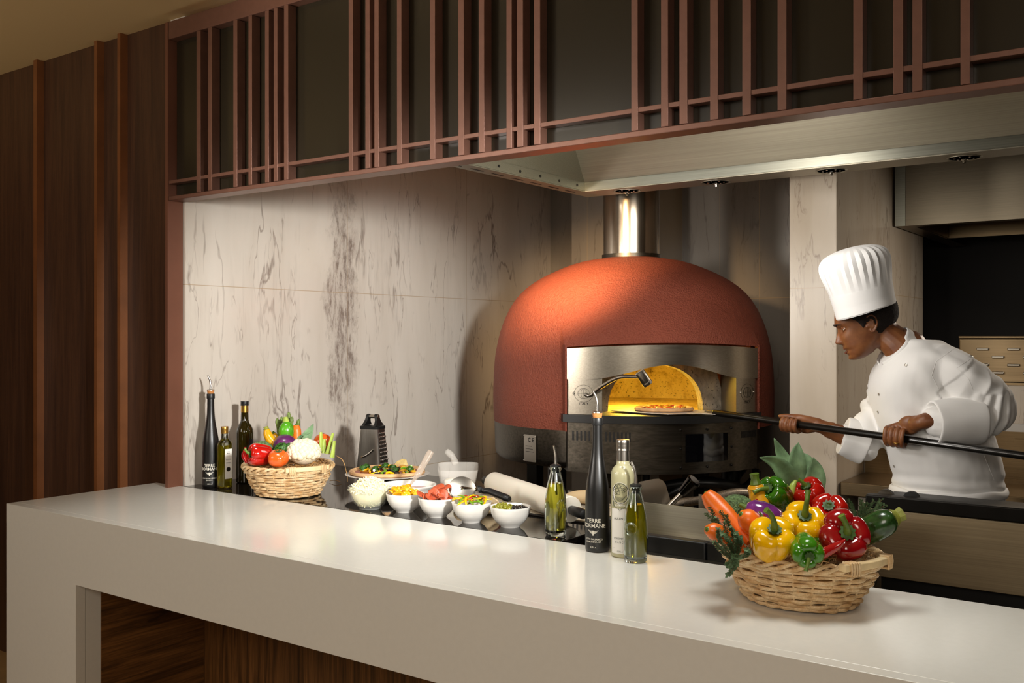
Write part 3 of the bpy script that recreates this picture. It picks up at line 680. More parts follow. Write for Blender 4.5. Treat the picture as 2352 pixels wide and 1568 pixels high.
# square truffle oil bottle
q = onz(516, 1121); t = thing('oil_bottle', 'small square clear oil bottle with gold cap and white label', 'bottle', (q.x, q.y, TOP), face(q) + .62)
def sq(hw, z, n=28, e=5):
    o = []
    for k in range(n):
        a = 2 * PI * k / n; c, s_ = math.cos(a), math.sin(a); r = hw / (abs(c) ** e + abs(s_) ** e) ** (1 / e); o.append((r * c, r * s_, z))
    return o
def sqloft(b, rows, e=(5,)):
    n = 28; vs = []; 
    for i, (h, z, ee) in enumerate(rows): vs += sq(h, z, n, ee)
    fs = [tuple(range(n))[::-1], tuple(range((len(rows) - 1) * n, len(rows) * n))]
    for j in range(len(rows) - 1):
        for k in range(n): fs.append((j * n + k, j * n + (k + 1) % n, (j + 1) * n + (k + 1) % n, (j + 1) * n + k))
    b.add(vs, fs)
b = MB(); sqloft(b, [(.021, 0, 5), (.0235, .003, 6), (.0238, .03, 7), (.0238, .165, 7), (.0225, .178, 5), (.0175, .190, 3), (.0135, .197, 2), (.0125, .218, 2)]); b.build('glass_body', M['clear'], t)
b = MB(); sqloft(b, [(.019, .006, 5), (.0218, .009, 6), (.0218, .160, 7), (.0205, .172, 5)]); b.build('oil', M['oil2'], t)
b = MB(); b.lathe([(0, .2182), (.0142, .2182), (.0146, .221), (.0140, .224), (.0145, .227), (.0140, .230), (.0145, .233), (.0146, .244), (.0136, .246), (0, .246)], 28); b.build('screw_cap', M['gold'], t)
B(-.0165, -.0248, .040, .0165, -.0243, .158).build('label', M['white_lbl'], t, smooth=0)
b = MB()
for txt, sz, z in (('TARTUFI', .0032, .147), ('Morra', .0055, .141), ('GOCCE', .0072, .116), ('DI', .0032, .110), ('TARTUFO', .0060, .103)):
    vs_, fs_ = text_data(txt, sz, .01, .9); b.add([(x, -.0251, z + y) for x, y in vs_], fs_)
b.build('lettering', M['dark_print'], t, smooth=0)
b = MB(); b.sphere((0, -.0252, .078), (.0095, .0010, .0090), 14, 8); b.build('truffle_picture', M['black_rub'], t)
# brown bottle behind
q = onz(544, 1110); t = thing('oil_bottle', 'tall brown-green bottle with black cap and gold neck', 'bottle', (q.x, q.y + .04, TOP), face(q))
W3 = [(0, 0), (.030, 0), (.034, .004), (.0348, .02), (.0348, .205), (.033, .222), (.026, .236), (.0185, .248), (.0160, .258), (.0150, .29)]
b = MB(); b.lathe(W3 + [(0, .29)], 36); b.build('glass_body', M['brownglass'], t)
b = MB(); b.lathe([(0, .2901), (.0156, .2901), (.0152, .318), (0, .318)], 28); b.build('neck_foil', M['gold'], t)
b = MB(); b.lathe([(0, .3181), (.0168, .3181), (.0172, .322), (.0160, .324), (.0166, .327), (.0160, .330), (.0166, .333), (.016, .336), (0, .336)], 28); b.build('screw_cap', M['black_rub'], t)
b = MB(); b.grid(lambda u, v: (.0352 * math.cos((u - .5) * 2.0 - .1), .0352 * math.sin((u - .5) * 2.0 - .1), .06 + .12 * v), 16, 2); b.build('label', M['black_rub'], t)

# ---------------------------------------------------------------- bowls and their contents
M['china'] = simple('white_china', '#e6e2db', .12, coat=.5, coatr=.05)
BOWL = [(0, .004), (.026, .004), (.026, 0), (.030, 0), (.032, .005), (.044, .014), (.055, .028), (.0615, .044), (.064, .058), (.0655, .0635), (.0650, .0655), (.0625, .0650), (.0605, .058), (.058, .044), (.050, .028), (.038, .015), (.02, .0105), (0, .010)]
def dense(pr, k=3):
    o = []
    for i in range(len(pr) - 1):
        a, c = pr[i], pr[i + 1]; o += [(a[0] + (c[0] - a[0]) * j / k, a[1] + (c[1] - a[1]) * j / k) for j in range(k)]
    return o + [pr[-1]]
def bowl(px, py, label, sc=1.0):
    q = onz(px, py); b = MB(); b.lathe([(r * sc, z * sc) for r, z in BOWL], 56); o = b.build('small_bowl', M['china'], smooth=50); o.location = (q.x, q.y, TOP)
    tag(o, label, 'bowl', 'small white bowls on the granite'); return Vector((q.x, q.y, TOP))
b_tom = bowl(930, 1175, 'small white bowl of yellow tomato wedges')
b_pep = bowl(1005, 1186, 'small white bowl piled with pepperoni slices')
b_str = bowl(1083, 1198, 'small white bowl of red, yellow and green pepper strips')
b_olv = bowl(1172, 1209, 'small white bowl of green and black olives, nearest the oil cruet')
def scatter(meshes, names, n, c, R_, z0, z1, seed, label, cat, group, tilt=.5, smin=.9, smax=1.1, dome=.6):
    rs = random.Random(seed); out = []
    for i in range(n):
        k = rs.randrange(len(meshes)); me = meshes[k]
        r = R_ * math.sqrt((i + .5) / n); a = i * 2.39996
        z = z0 + (z1 - z0) * (1 - (r / R_) ** 2 * dome) * rs.uniform(.75, 1)
        o = bpy.data.objects.new(names[k], me); C.objects.link(o)
        o.location = c + Vector((r * math.cos(a), r * math.sin(a), z)); o.rotation_euler = (rs.uniform(-tilt, tilt), rs.uniform(-tilt, tilt), rs.uniform(0, 6.28))
        s_ = rs.uniform(smin, smax); o.scale = (s_, s_, s_)
        L_ = label[k] if isinstance(label, (list, tuple)) else label
        G_ = group[k] if isinstance(group, (list, tuple)) else group
        tag(o, L_, cat, G_); out.append(o)
    return out
def proto(mb, mat, smooth=60):
    o = mb.build('proto', mat, smooth=smooth); me = o.data; bpy.data.objects.remove(o); return me
M['ytom'] = simple('yellow_tomato', '#e0a012', .18, var=.2, vscale=60, sss=.15, ssss=.01, coat=.4)
M['ytom2'] = simple('yellow_tomato_cut', '#d9b93a', .25, var=.25, vscale=90, coat=.3)
M['salami'] = simple('pepperoni', '#b5502f', .45, var=.28, vscale=260, bump=.2, bscale=300)
M['olive_g'] = simple('green_olive', '#7d7a1c', .22, var=.15, coat=.3); M['olive_b'] = simple('black_olive', '#1b1512', .25, var=.3, coat=.4)
def wedge():
    b = MB(); n = 12; L_ = .017; ang = 1.9
    b.grid(lambda u, v: (L_ * math.sin(PI * v) * math.cos(u * ang), L_ * math.sin(PI * v) * math.sin(u * ang), -L_ * 1.15 * math.cos(PI * v)), 8, 10)
    b.grid(lambda u, v: (L_ * math.sin(PI * v) * (1 - u), 0, -L_ * 1.15 * math.cos(PI * v)), 3, 10)
    b.grid(lambda u, v: (L_ * math.sin(PI * v) * u * math.cos(ang), L_ * math.sin(PI * v) * u * math.sin(ang), -L_ * 1.15 * math.cos(PI * v)), 3, 10)
    return b
def halftom(): b = MB(); b.lathe([(0, -.011), (.007, -.010), (.012, -.006), (.0145, 0), (.0135, .0035), (.006, .0045), (0, .004)], 18); return b
w1 = proto(wedge().xf(Matrix.Rotation(PI / 2, 4, 'X')), M['ytom']); w2 = proto(halftom(), M['ytom2'])
scatter([w1, w2, w1], ['tomato_wedge', 'tomato_half', 'tomato_wedge'], 24, b_tom, .050, .052, .078, 3, ['yellow tomato wedge among the wedges in the small white bowl', 'cut yellow tomato half in the small white bowl', 'yellow tomato wedge among the wedges in the small white bowl'], 'tomato piece', ['yellow tomato wedges in the bowl', 'yellow tomato halves in the bowl', 'yellow tomato wedges in the bowl'], 1.2)
def slc():
    b = MB(); b.lathe([(0, .0), (.019, 0), (.0205, .001), (.019, .0022), (0, .0022)], 26); b.v = [(x, y, z + .004 * math.sin(x * 120) + 4 * y * y) for x, y, z in b.v]; return b
s1 = proto(slc(), M['salami'])
scatter([s1], ['pepperoni_slice'], 22, b_pep, .038, .050, .088, 5, 'round pepperoni slice in the white bowl', 'pepperoni slice', 'pepperoni slices in the bowl', .75, dome=.75)
for i, (dx, dz, rx) in enumerate([(-.012, .086, 1.25), (.020, .083, 1.2), (.004, .098, .3), (.030, .096, .25), (-.062, .072, .9)]):
    o = bpy.data.objects.new('pepperoni_slice', s1); C.objects.link(o); o.location = b_pep + CR * dx * .9 - CW * (.022 if i < 2 else 0) + Vector((0, 0, dz - (.008 if i < 2 else 0))); o.rotation_euler = (rx if i < 4 else .2, 0 if i < 4 else .9, YAW); tag(o, 'round pepperoni slice in the white bowl', 'pepperoni slice', 'pepperoni slices in the bowl')
def strip(): 
    b = MB(); b.tube(bez([(-.027, 0, 0), (-.01, .003, .004), (.01, .002, .004), (.027, -.003, 0)], 10), [.0012, .0030, .0036, .0038, .0038, .0038, .0038, .0035, .0030, .0014], 6, flat=.6); return b
cols = {'red': '#b5140c', 'yellow': '#fcbc04', 'green': '#6c9a1c'}
for c_ in cols: M['p_' + c_] = simple(c_ + '_pepper', cols[c_], .16, var=.12, vscale=20, coat=.6, coatr=.08, sss=.05, ssss=.01)
M['p_dgreen'] = simple('deep_green_pepper', '#2f6410', .16, var=.2, vscale=20, coat=.6, coatr=.08); M['p_dred'] = simple('deep_red_pepper', '#930c12', .15, var=.18, vscale=16, coat=.7, coatr=.07)
st = [proto(strip(), M['p_yellow']), proto(strip(), M['p_red']), proto(strip(), M['p_green'])]
scatter([st[0], st[1], st[2], st[0]], ['pepper_strip'] * 4, 40, b_str, .050, .058, .082, 8, ['thin yellow pepper strip in the white bowl', 'thin red pepper strip in the white bowl', 'thin green pepper strip in the white bowl', 'thin yellow pepper strip in the white bowl'], 'pepper strip', ['yellow pepper strips in the bowl', 'red pepper strips in the bowl', 'green pepper strips in the bowl', 'yellow pepper strips in the bowl'], .45)
def olv(): b = MB(); b.sphere((0, 0, 0), (.0085, .0085, .0110), 14, 10); return b
def olring(): b = MB(); b.tube([(.0065 * math.cos(2 * PI * k / 16), .0065 * math.sin(2 * PI * k / 16), 0) for k in range(16)], .0028, 8, closed=True, flat=1.3); return b
ol = [proto(olring(), M['olive_g']), proto(olv(), M['olive_b']), proto(olring(), M['olive_b']), proto(olv(), M['olive_g'])]
Rv = CR * 1
scatter([ol[0], ol[3]], ['olive_slice', 'olive'], 16, b_olv - CR * .022, .030, .050, .070, 9, ['green olive slice in the white bowl', 'whole green olive in the white bowl'], 'olive', ['green olive slices in the bowl', 'whole green olives in the bowl'], .9)
scatter([ol[2], ol[1]], ['olive_slice', 'olive'], 18, b_olv + CR * .022, .030, .048, .062, 10, ['black olive slice in the white bowl', 'whole black olive in the white bowl'], 'olive', ['black olive slices in the bowl', 'whole black olives in the bowl'], .9)
# glass bowl of grated cheese
q = onz(850, 1168); gb = Vector((q.x, q.y, TOP))
GB = [(0, .004), (.030, .003), (.034, 0), (.038, .001), (.040, .006), (.052, .018), (.064, .036), (.071, .053), (.0715, .060), (.076, .064), (.0765, .080), (.0745, .081), (.0735, .065), (.069, .061), (.068, .053), (.061, .037), (.049, .020), (.036, .009), (0, .007)]
b = MB(); b.lathe(GB, 56); o = b.build('glass_bowl', simple('bowl_glass', '#e4e8e2', .03, spec=.9, alpha=.16), smooth=50); o.location = gb; tag(o, 'clear glass bowl heaped with grated cheese', 'bowl')
M['cheese'] = simple('grated_cheese', '#efe2b4', .5, var=.10, vscale=60, sss=.2, ssss=.01); M['cheese_w'] = simple('shredded_mozzarella', '#efe6c4', .5, sss=.2, ssss=.01)
b = MB(); rs = random.Random(4)
b.lathe([(0, .0085), (.034, .011), (.047, .021), (.059, .038), (.065, .054), (.062, .075), (.045, .090), (.02, .102), (0, .104)], 28)
for i in range(620):
    a = rs.uniform(0, 6.283); t_ = rs.random(); zz = .012 + .095 * t_
    rmax = lerpt([(.012, .035), (.02, .045), (.038, .058), (.055, .064), (.065, .066), (.078, .060), (.092, .043), (.107, .012)], zz)
    c0 = Vector((rmax * math.cos(a), rmax * math.sin(a), zz)); d_ = Vector((rs.uniform(-1, 1), rs.uniform(-1, 1), rs.uniform(-.6, .6))).normalized() * rs.uniform(.006, .013)
    n_ = Vector((math.cos(a), math.sin(a), .3)) * .0015
    b.cur = 0 if zz < .058 else 1
    if zz < .062:
        d_ = (d_ - Vector((math.cos(a), math.sin(a), 0)) * d_.dot(Vector((math.cos(a), math.sin(a), 0)))) * .8; c0 = c0 * 1.0; c0.x *= .93; c0.y *= .93
    b.tube(bez([c0 - d_, c0 + n_ * rs.uniform(-1.5, 3), c0 + d_], 5), .0019, 6)
o = b.build('grated_cheese', [M['cheese'], M['cheese_w']]); o.location = gb; tag(o, 'heap of pale grated cheese in the glass bowl', 'cheese', kind='stuff')
# sauce bowl with ladle
q = onz(938, 1160); sb = Vector((q.x, q.y, TOP))
SB = [(0, .005), (.040, .005), (.042, 0), (.046, 0), (.048, .006), (.062, .024), (.080, .052), (.090, .066), (.100, .072), (.1005, .075), (.098, .076), (.088, .070), (.077, .054), (.059, .027), (.040, .010), (0, .009)]
b = MB(); b.lathe(SB, 64); o = b.build('sauce_bowl', M['china'], smooth=50); o.location = sb; tag(o, 'wide white bowl of red tomato sauce', 'bowl')
M['sauce'] = simple('tomato_sauce', '#8f3423', .3, var=.35, vscale=45, bump=.5, bscale=70, coat=.3)
b = MB(); b.lathe([(0, .0110), (.038, .0125), (.058, .029), (.0765, .0555), (.079, .058), (.04, .0600), (0, .0605)], 48); o = b.build('tomato_sauce', M['sauce']); o.location = sb; tag(o, 'red tomato sauce in the wide white bowl', 'sauce', kind='stuff')
t = thing('serving_spoon', 'clear plastic serving spoon standing in the tomato sauce', 'spoon', sb)
u0 = CR * -.055 + Vector((0, 0, .062)); p1 = CR * .005 - CW * .01 + Vector((0, 0, .070)); p2 = P(962, 1085, 3.46) - sb; p3 = P(990, 1036, 3.52) - sb
M['acryl'] = simple('clear_acrylic', '#b8a898', .08, spec=.6, alpha=.55)
b = MB(); b.tube(bez([p1, p2, p3], 16), [.004, .004, .0045, .005, .006, .0075, .009, .0105, .011, .011, .011, .011, .0115, .012, .0125, .011], 10, flat=.35, up=tuple(CW)); b.build('handle', M['acryl'], t)
b = MB(); b.sphere(u0, (.026, .016, .008), 16, 8, M=Matrix.Rotation(YAW, 3, 'Z')); b.build('spoon_bowl', simple('white_spoon', '#d8d4ce', .2), t)
# ---------------------------------------------------------------- grater
q = P(856, 1090, 4.24); t = thing('box_grater', 'steel box grater with black handle standing by the marble wall', 'grater', (q.x, q.y, TOP), YAW - .38)
M['grater'] = m_steel('grater_steel', '#a09c96', .34, 'z', .10, bump=.02)
h = .205; b = MB(); n = 32
def gr(a, z):
    k = z / h; hx = .062 - .018 * k; hy = .048 - .013 * k; e = 9; c_, s_ = math.cos(a), math.sin(a); r = 1 / ((abs(c_) ** e + abs(s_) ** e) ** (1 / e)); return (hx * r * c_, hy * r * s_, z)
b.grid(lambda u, v: gr(2 * PI * u + .001, h * v), 64, 6, cu=True, cap1=True); b.build('body', M['grater'], t, smooth=30)
b = MB()
def cap(a, z, s_): 
    p = gr(a, h); return (p[0] * s_, p[1] * s_, z)
b.grid(lambda u, v: cap(2 * PI * u + .001, h - .004 + [0, .001, .012, .014, .014][round(v * 4)], [1.02, 1.07, 1.07, .98, .01][round(v * 4)]), 48, 5, cu=True); b.build('top_frame', M['black_rub'], t)
for sx in (-1, 1):
    b = MB(); rows = []
    for k in range(14):
        v = k / 13; w = .034 - .022 * smt([(0, 0), (.5, .8), (1, 1)], v); z = h + .012 + .036 * v
        rows.append((w, z))
    poly = [(w, z) for w, z in rows] + [(.013 * math.cos(a), h + .048 + .013 * math.sin(a)) for a in [PI * k / 8 for k in range(9)]] + [(-w, z) for w, z in rows[::-1]]
    b.prism(poly, lambda y, z: (sx * (.040 - .25 * (z - h)), y, z), lambda y, z: (sx * (.026 - .22 * (z - h)), y, z)); b.build('handle_post', M['black_rub'], t, bevel=.003)
b = MB(); b.tube([(-.030, 0, h + .050), (.030, 0, h + .050)], .0085, 16); b.build('handle_bar', M['satin'], t)
b = MB()   # rasp teeth on the narrow side, a curved slicing blade on the broad one
for r_ in range(11):
    for c_ in range(6):
        z = .018 + r_ * .0165; k = z / h; y = (c_ - 2.5 + (r_ % 2) * .45) * (.0125 - .0035 * k); x = .0615 - .018 * k
        b.sphere((x, y, z), (.0035, .0032, .0050), 8, 5)
b.build('rasp_teeth', M['chrome'], t)
b = MB(); b.tube([(-.030 + .058 * k / 12, -(.0485 - .013 * (.095 + .02 * math.sin(k / 12 * 1.6)) / h) - .002, .080 + .035 * (k / 12) ** 1.5) for k in range(13)], .0045, 8); b.build('slicing_blade', M['chrome'], t)
# ---------------------------------------------------------------- parmesan wedge
q = onz(922, 1110); b = MB(); M['parm'] = simple('parmesan', '#d9bd78', .6, var=.12, vscale=50, bump=.5, bscale=50)
pv = [(-.045, .03, 0), (.045, .03, 0), (.05, -.02, 0), (0, -.035, 0), (-.04, -.02, 0), (-.038, .022, .040), (.012, .015, .075), (.030, .01, .070), (.040, -.006, .030), (.004, -.022, .035), (-.030, -.012, .042), (-.010, .008, .066)]
bm = bmesh.new(); [bm.verts.new(p) for p in pv]; bmesh.ops.convex_hull(bm, input=bm.verts); bmesh.ops.subdivide_edges(bm, edges=bm.edges[:], cuts=3, use_grid_fill=True)
for v in bm.verts: v.co += Vector((fbm(v.co, 60), fbm(v.co + Vector((1, 0, 0)), 60), fbm(v.co + Vector((0, 1, 0)), 60))) * .004
me = bpy.data.meshes.new('cheese_wedge'); bm.to_mesh(me); bm.free(); me.materials.append(M['parm']); o = bpy.data.objects.new('cheese_wedge', me); C.objects.link(o)
q = P(917, 1100, 4.15); o.location = (q.x, q.y, TOP + .003); o.rotation_euler = (0, 0, YAW); tag(o, 'rough wedge of hard pale cheese behind the pizza', 'cheese')
# ---------------------------------------------------------------- pizza builder
M['crust'] = simple('pizza_crust', '#d3a878', .7, var=.25, vscale=30, bump=.3, bscale=60); M['psauce'] = simple('pizza_sauce', '#9a3315', .4, var=.3, vscale=40, coat=.3)
M['pchz'] = simple('melted_cheese', '#e8a61e', .35, var=.3, vscale=50, coat=.3); M['parsley'] = simple('parsley', '#2f5c12', .5, var=.35, vscale=90)
def pizza(name, label, loc, R_, seed, veg=True, rot=(0, 0, 0)):
    rs = random.Random(seed); t = thing(name, label, 'pizza', loc, rot=rot)
    b = MB(); b.lathe([(0, 0), (R_ * .96, 0), (R_, .004), (R_ * .995, .011), (R_ * .955, .015), (R_ * .90, .011), (R_ * .86, .0075), (0, .0075)], 60, wob=lambda a, z: 1 + .02 * math.sin(3 * a + 1) + .012 * math.sin(7 * a)); b.build('crust', M['crust'], t)
    b = MB(); b.lathe([(0, .0078), (R_ * .84, .0078), (R_ * .86, .0072), (0, .0074)], 48, wob=lambda a, z: 1 + .02 * math.sin(3 * a + 1)); b.build('sauce_layer', M['psauce'], t)
    cols_ = [M['pchz'], M['p_yellow'], M['olive_b'], M['p_green']] if veg else [simple('pale_cheese', '#f0c060', .3, coat=.3), simple('ham', '#e0602a', .4), M['psauce'], M['pchz']]
    for nm, k in (('cheese_topping', 0), ('pepper_topping', 1), ('olive_topping', 2), ('herb_topping', 3)):
        b = MB()
        for i in range([16, 22, 18, 10][k] if veg else [30, 30, 8, 14][k]):
            a = rs.uniform(0, 6.283); r = R_ * .76 * math.sqrt(rs.random()); c_ = Vector((r * math.cos(a), r * math.sin(a), .009 + .003 * rs.random()))
            if k == 1 or k == 3:
                d_ = Vector((rs.uniform(-1, 1), rs.uniform(-1, 1), .1)).normalized() * rs.uniform(.010, .018); b.tube([c_ - d_, c_ + Vector((0, 0, .004)), c_ + d_], .0045, 6)
            else: b.sphere(c_, (rs.uniform(.008, .018), rs.uniform(.007, .012), .0055), 10, 6)
        b.build(nm, cols_[k], t)
    return t
def leafy(b, c, r, n, rs, sz=.006):
    for i in range(n):
        d_ = Vector((rs.uniform(-1, 1), rs.uniform(-1, 1), rs.uniform(-.2, 1))).normalized(); p = c + d_ * r * rs.uniform(.5, 1)
        u = d_.orthogonal().normalized() * sz * rs.uniform(.7, 1.3); w = d_.cross(u).normalized() * sz * rs.uniform(.7, 1.3)
        b.add([p - u, p - w * .7, p + u + d_ * sz * .4, p + w + d_ * sz * .2], [(0, 1, 2, 3)])
q = P(890, 1100, 3.84); PLZ = .050
b = MB(); b.lathe([(0, 0), (.07, 0), (.07, .004), (.03, .008), (.025, .04), (.08, .0495), (0, .0495)], 36); o = b.build('plate_stand', M['black_rub']); o.location = (q.x, q.y, TOP); tag(o, 'low dark stand under the plate of vegetable pizza', 'stand')
b = MB(); b.lathe([(0, 0), (.10, 0), (.105, .004), (.165, .010), (.167, .012), (.164, .013), (.10, .0085), (0, .0085)], 56); o = b.build('pizza_plate', M['china']); o.location = (q.x, q.y, TOP + PLZ); tag(o, 'flat white plate carrying the vegetable pizza', 'plate')
pz = pizza('pizza', 'vegetable pizza with parsley on a white plate beside the grater', (q.x, q.y, TOP + PLZ + .0135), .150, 11)
rs = random.Random(3); 
for (x, y) in ((-.10, -.02), (-.02, -.05), (.0, .03), (.06, -.02), (.09, .03), (-.06, .05), (-.085, -.05)): b = MB(); leafy(b, Vector((x, y, .016)), .015, 70, rs, .0055); b.build('parsley_topping', M['parsley'], pz, smooth=0)
# ---------------------------------------------------------------- flour scoop, cutter, rolling pin, dough, board
M['flour'] = simple('flour', '#e9e0cc', .9, bump=.4, bscale=60)
q = onz(1052, 1142); sc = Vector((q.x, q.y, TOP)); t = thing('flour_scoop', 'clear plastic scoop standing up behind the bowls, full of flour', 'scoop', sc, YAW)
def sc_r(a, w, d_, e=4): c_, s_ = math.cos(a), math.sin(a); r = 1 / ((abs(c_) ** e + abs(s_) ** e) ** (1 / e)); return r * c_ * w, r * s_ * d_
M['plast'] = simple('clear_plastic', '#efeae2', .12, spec=.6, alpha=.18)
b = MB()
def scf(u, v, o_):
    x, y = sc_r(2 * PI * u, (.055 + .022 * v) - o_, (.040 + .012 * v) - o_); sh_ = .006 + .120 * v - (.0 if y > 0 else .020 * v)
    return (x, y, sh_)
b.grid(lambda u, v: scf(u, v, 0), 40, 8, cu=True, cap0=True); b.grid(lambda u, v: scf(u, v, .002) if v > 0 else (scf(u, v, .002)[0], scf(u, v, .002)[1], .009), 40, 8, cu=True, cap0=True); b.build('scoop_body', M['plast'], t, smooth=60)
b = MB(); b.tube(bez([(-.010, .048, .118), (-.022, .056, .142), (-.030, .060, .152), (-.048, .066, .168)], 14), [.012, .013, .013, .0125, .0115, .011, .0115, .0125, .013, .0135, .0135, .013, .012, .009], 14); b.build('handle', M['plast'], t)
b = MB(); 
def flf(u, v):
    x, y = sc_r(2 * PI * u, .047 + .010 * v, .032 + .008 * v); k = [1, 1, 1, .9, .5, .05][round(v * 5)]; z = [.011, .04, .056, .062, .066, .068][round(v * 5)]; return (x * k, y * k, z + .006 * math.sin(5 * x * 20))
b.grid(flf, 32, 6, cu=True, cap0=True); b.build('flour_fill', M['flour'], t, smooth=80)
# floured board
q0 = onz(1180, 1160); bx = Vector((-2.02, 2.93, TOP)); bo = B(-.38, -.17, 0, .38, .17, .006).build('pastry_board', simple('dark_board', '#2c2622', .5, var=.3, vscale=20), bevel=.002); bo.location = (-1.93, 2.86, TOP); bo.rotation_euler = (0, 0, -.05); tag(bo, 'thin dark board dusted with flour under the rolling pin', 'board')
def m_dust():
    t = NT('flour_dust'); n = t.noise(t.map(), 26, 7, .8); n2 = t.noise(t.map((1, 1, 1)), 5, 3)
    t.p(color='#e6dccb', rough=.95); t.p(alpha=t.ramp(t.math('ADD', n, t.math('MULTIPLY', n2, .5)), [(.58, 0.0), (.76, .9)])); return t.mat
b = MB(); b.grid(lambda u, v: ((u - .5) * .74, (v - .5) * .32, .0068 + .002 * fbm((u * 20, v * 10, 0))), 60, 30); o = b.build('flour_dusting', m_dust(), smooth=170); o.location = (-1.93, 2.86, TOP); o.rotation_euler = (0, 0, -.05); tag(o, 'scattered white flour over the dark board', 'flour', kind='stuff')
t = thing('rolling_pin', 'thick white rolling pin with black handles lying on the floured board', 'rolling pin', (0, 0, 0))
pa = P(1135, 1132, 3.66); pb = P(1310, 1181, 3.10); pa.z = pb.z = TOP + .007 + .0425
dirp = (pb - pa).normalized()
M['pin'] = simple('white_nylon', '#ece5d6', .35, sss=.1, ssss=.02)
b = MB(); b.tube([pa, pa + dirp * .003, pb - dirp * .003, pb], [.040, .0425, .0425, .040], 40); b.build('roller', M['pin'], t)
for s_, e_ in ((-1, pa), (1, pb)):
    d_ = dirp * s_; b = MB(); b.tube([e_ + d_ * k for k in (.0005, .004, .010, .05, .085, .092, .094)], [.008, .010, .0145, .0165, .0165, .014, .008], 20); b.build('handle', M['black_rub'], t)
# dough pieces
M['dough'] = simple('dough', '#e2c79c', .7, sss=.1, ssss=.02)
q = P(1345, 1150, 3.45); b = MB(); b.sphere((0, 0, .024), (.075, .036, .024), 28, 14); o = b.build('dough_log', M['dough']); o.location = (q.x, q.y, TOP + .008); o.rotation_euler = (0, 0, YAW - .2); tag(o, 'oblong lump of pale dough behind the rolling pin', 'dough')
for (px, d, w, h_, lab) in ((1125, 3.30, .036, .030, 'rounded lump of raw dough behind the pepper strips bowl'), (1060, 3.42, .030, .024, 'small lump of raw dough behind the pepperoni bowl')):
    q = P(px, 1160, d); b = MB(); b.sphere((0, 0, h_ * .9), (w, w * .9, h_), 24, 14); o = b.build('dough_ball', M['dough']); o.location = (q.x, q.y, TOP); tag(o, lab, 'dough')
# pizza cutter
t = thing('pizza_cutter', 'pizza cutter with round steel blade and curved black handle', 'pizza cutter', (0, 0, 0))
cc = P(1062, 1121, 3.26); nrm = (CW * -.75 + CR * .15 + CU * .62).normalized()
b = MB(); Mr = nrm.to_track_quat('Z', 'Y').to_matrix(); b.lathe([(0, -.0008), (.044, -.0008), (.046, 0), (.044, .0008), (0, .0008)], 48, o=cc, M=Mr); b.build('wheel', M['satin'], t)
b = MB(); b.lathe([(0, .001), (.007, .001), (.007, .004), (.004, .007), (0, .007)], 20, o=cc, M=Mr); b.build('hub', M['chrome'], t)
h0 = cc + CR * .035 + CU * -.004 + CW * .01
b = MB(); b.tube([cc + nrm * .003, h0, h0 + CR * .03], .005, 8); b.build('fork', M['chrome'], t)
hp = [P(1097, 1126, 3.25), P(1104, 1123, 3.25), P(1112, 1127, 3.25), P(1125, 1128, 3.24), P(1140, 1134, 3.22), P(1156, 1140, 3.20), P(1170, 1146, 3.18)]
b = MB(); b.tube(bez(hp, 24), [.008, .016, .020, .019, .015, .013, .013, .0135, .0145, .015, .0155, .0155, .0155, .0155, .0155, .0155, .0155, .016, .016, .0165, .017, .017, .016, .010], 14, flat=.7); b.build('handle', M['black_rub'], t)
# ================================================================ prep station between granite and range
t = thing('prep_station', 'low stainless steel prep station with black front rail behind the counter', 'prep station', (-1.52, 2.43, 0))
B(0, 0, .0, .70, .10, .925).build('front_ledge', M['steel'], t, bevel=.002)
B(.0, .102, .86, .37, .14, .972).build('black_rail', M['black_rub'], t, bevel=.004)
B(.374, .102, .86, .70, .14, .972).build('black_rail', M['black_rub'], t, bevel=.004)
B(.07, .30, .80, .70, .304, 1.03).build('splash_panel', M['steel_hood'], t, bevel=.001)
B(.0, .142, .80, .70, .298, .935).build('deck', M['steel'], t)
B(.12, .306, .80, .70, .62, .90).build('tray', M['steel'], t)
B(.12, .60, .901, .70, .604, 1.02).build('tray_back', M['steel'], t)
b = MB(); b.sphere((.46, .2985, .985), (.007, .005, .007), 12, 8); b.build('stud', M['chrome'], t)
b = MB(); b.lathe([(0, 0), (.045, 0), (.045, .012), (.04, .016), (0, .016)], 28, M=Matrix.Rotation(PI / 2, 3, 'X')); o = b.build('round_knob', M['black_rub'], t); o.location = (.035, .135, .965)
# peels standing in the tray
t = thing('steel_peel', 'rounded steel peel blade standing in the tray behind the frosted bottle', 'peel', (0, 0, 0))
dd = 3.18
pts = [(1452, 1190), (1462, 1112), (1470, 1106), (1500, 1100), (1513, 1099), (1522, 1103), (1529, 1112), (1552, 1190)]
b = MB(); b.prism(pts, lambda x, y: P(x, y, dd), lambda x, y: P(x, y, dd + .003)); b.build('blade', M['satin'], t)
t = thing('peel_handle', 'chrome-ended steel tool handle leaning out of the tray', 'tool', (0, 0, 0))
a_, c_ = P(1520, 1180, 3.16), P(1596, 1102, 3.10)
b = MB(); b.tube([a_, a_.lerp(c_, .60)], .0085, 14); b.build('shaft', M['satin'], t)
b = MB(); b.tube([a_.lerp(c_, k) for k in (.60, .62, .97, 1.0)], [.010, .0155, .0235, .020], 20); b.build('grip', simple('black_chrome', '#3a3634', .08, 1.0), t)
M['braid'] = m_steel('braided_hose', '#b0a494', .4, 'x', .5, scr=220)
b = MB(); b.tube(bez([P(1535, 1160, 3.5), P(1570, 1153, 3.55), P(1620, 1147, 3.6), P(1700, 1130, 3.7), P(1780, 1150, 3.8)], 30), .016, 14); o = b.build('braided_hose', M['braid']); tag(o, 'braided steel gas hose running behind the prep tray', 'hose')
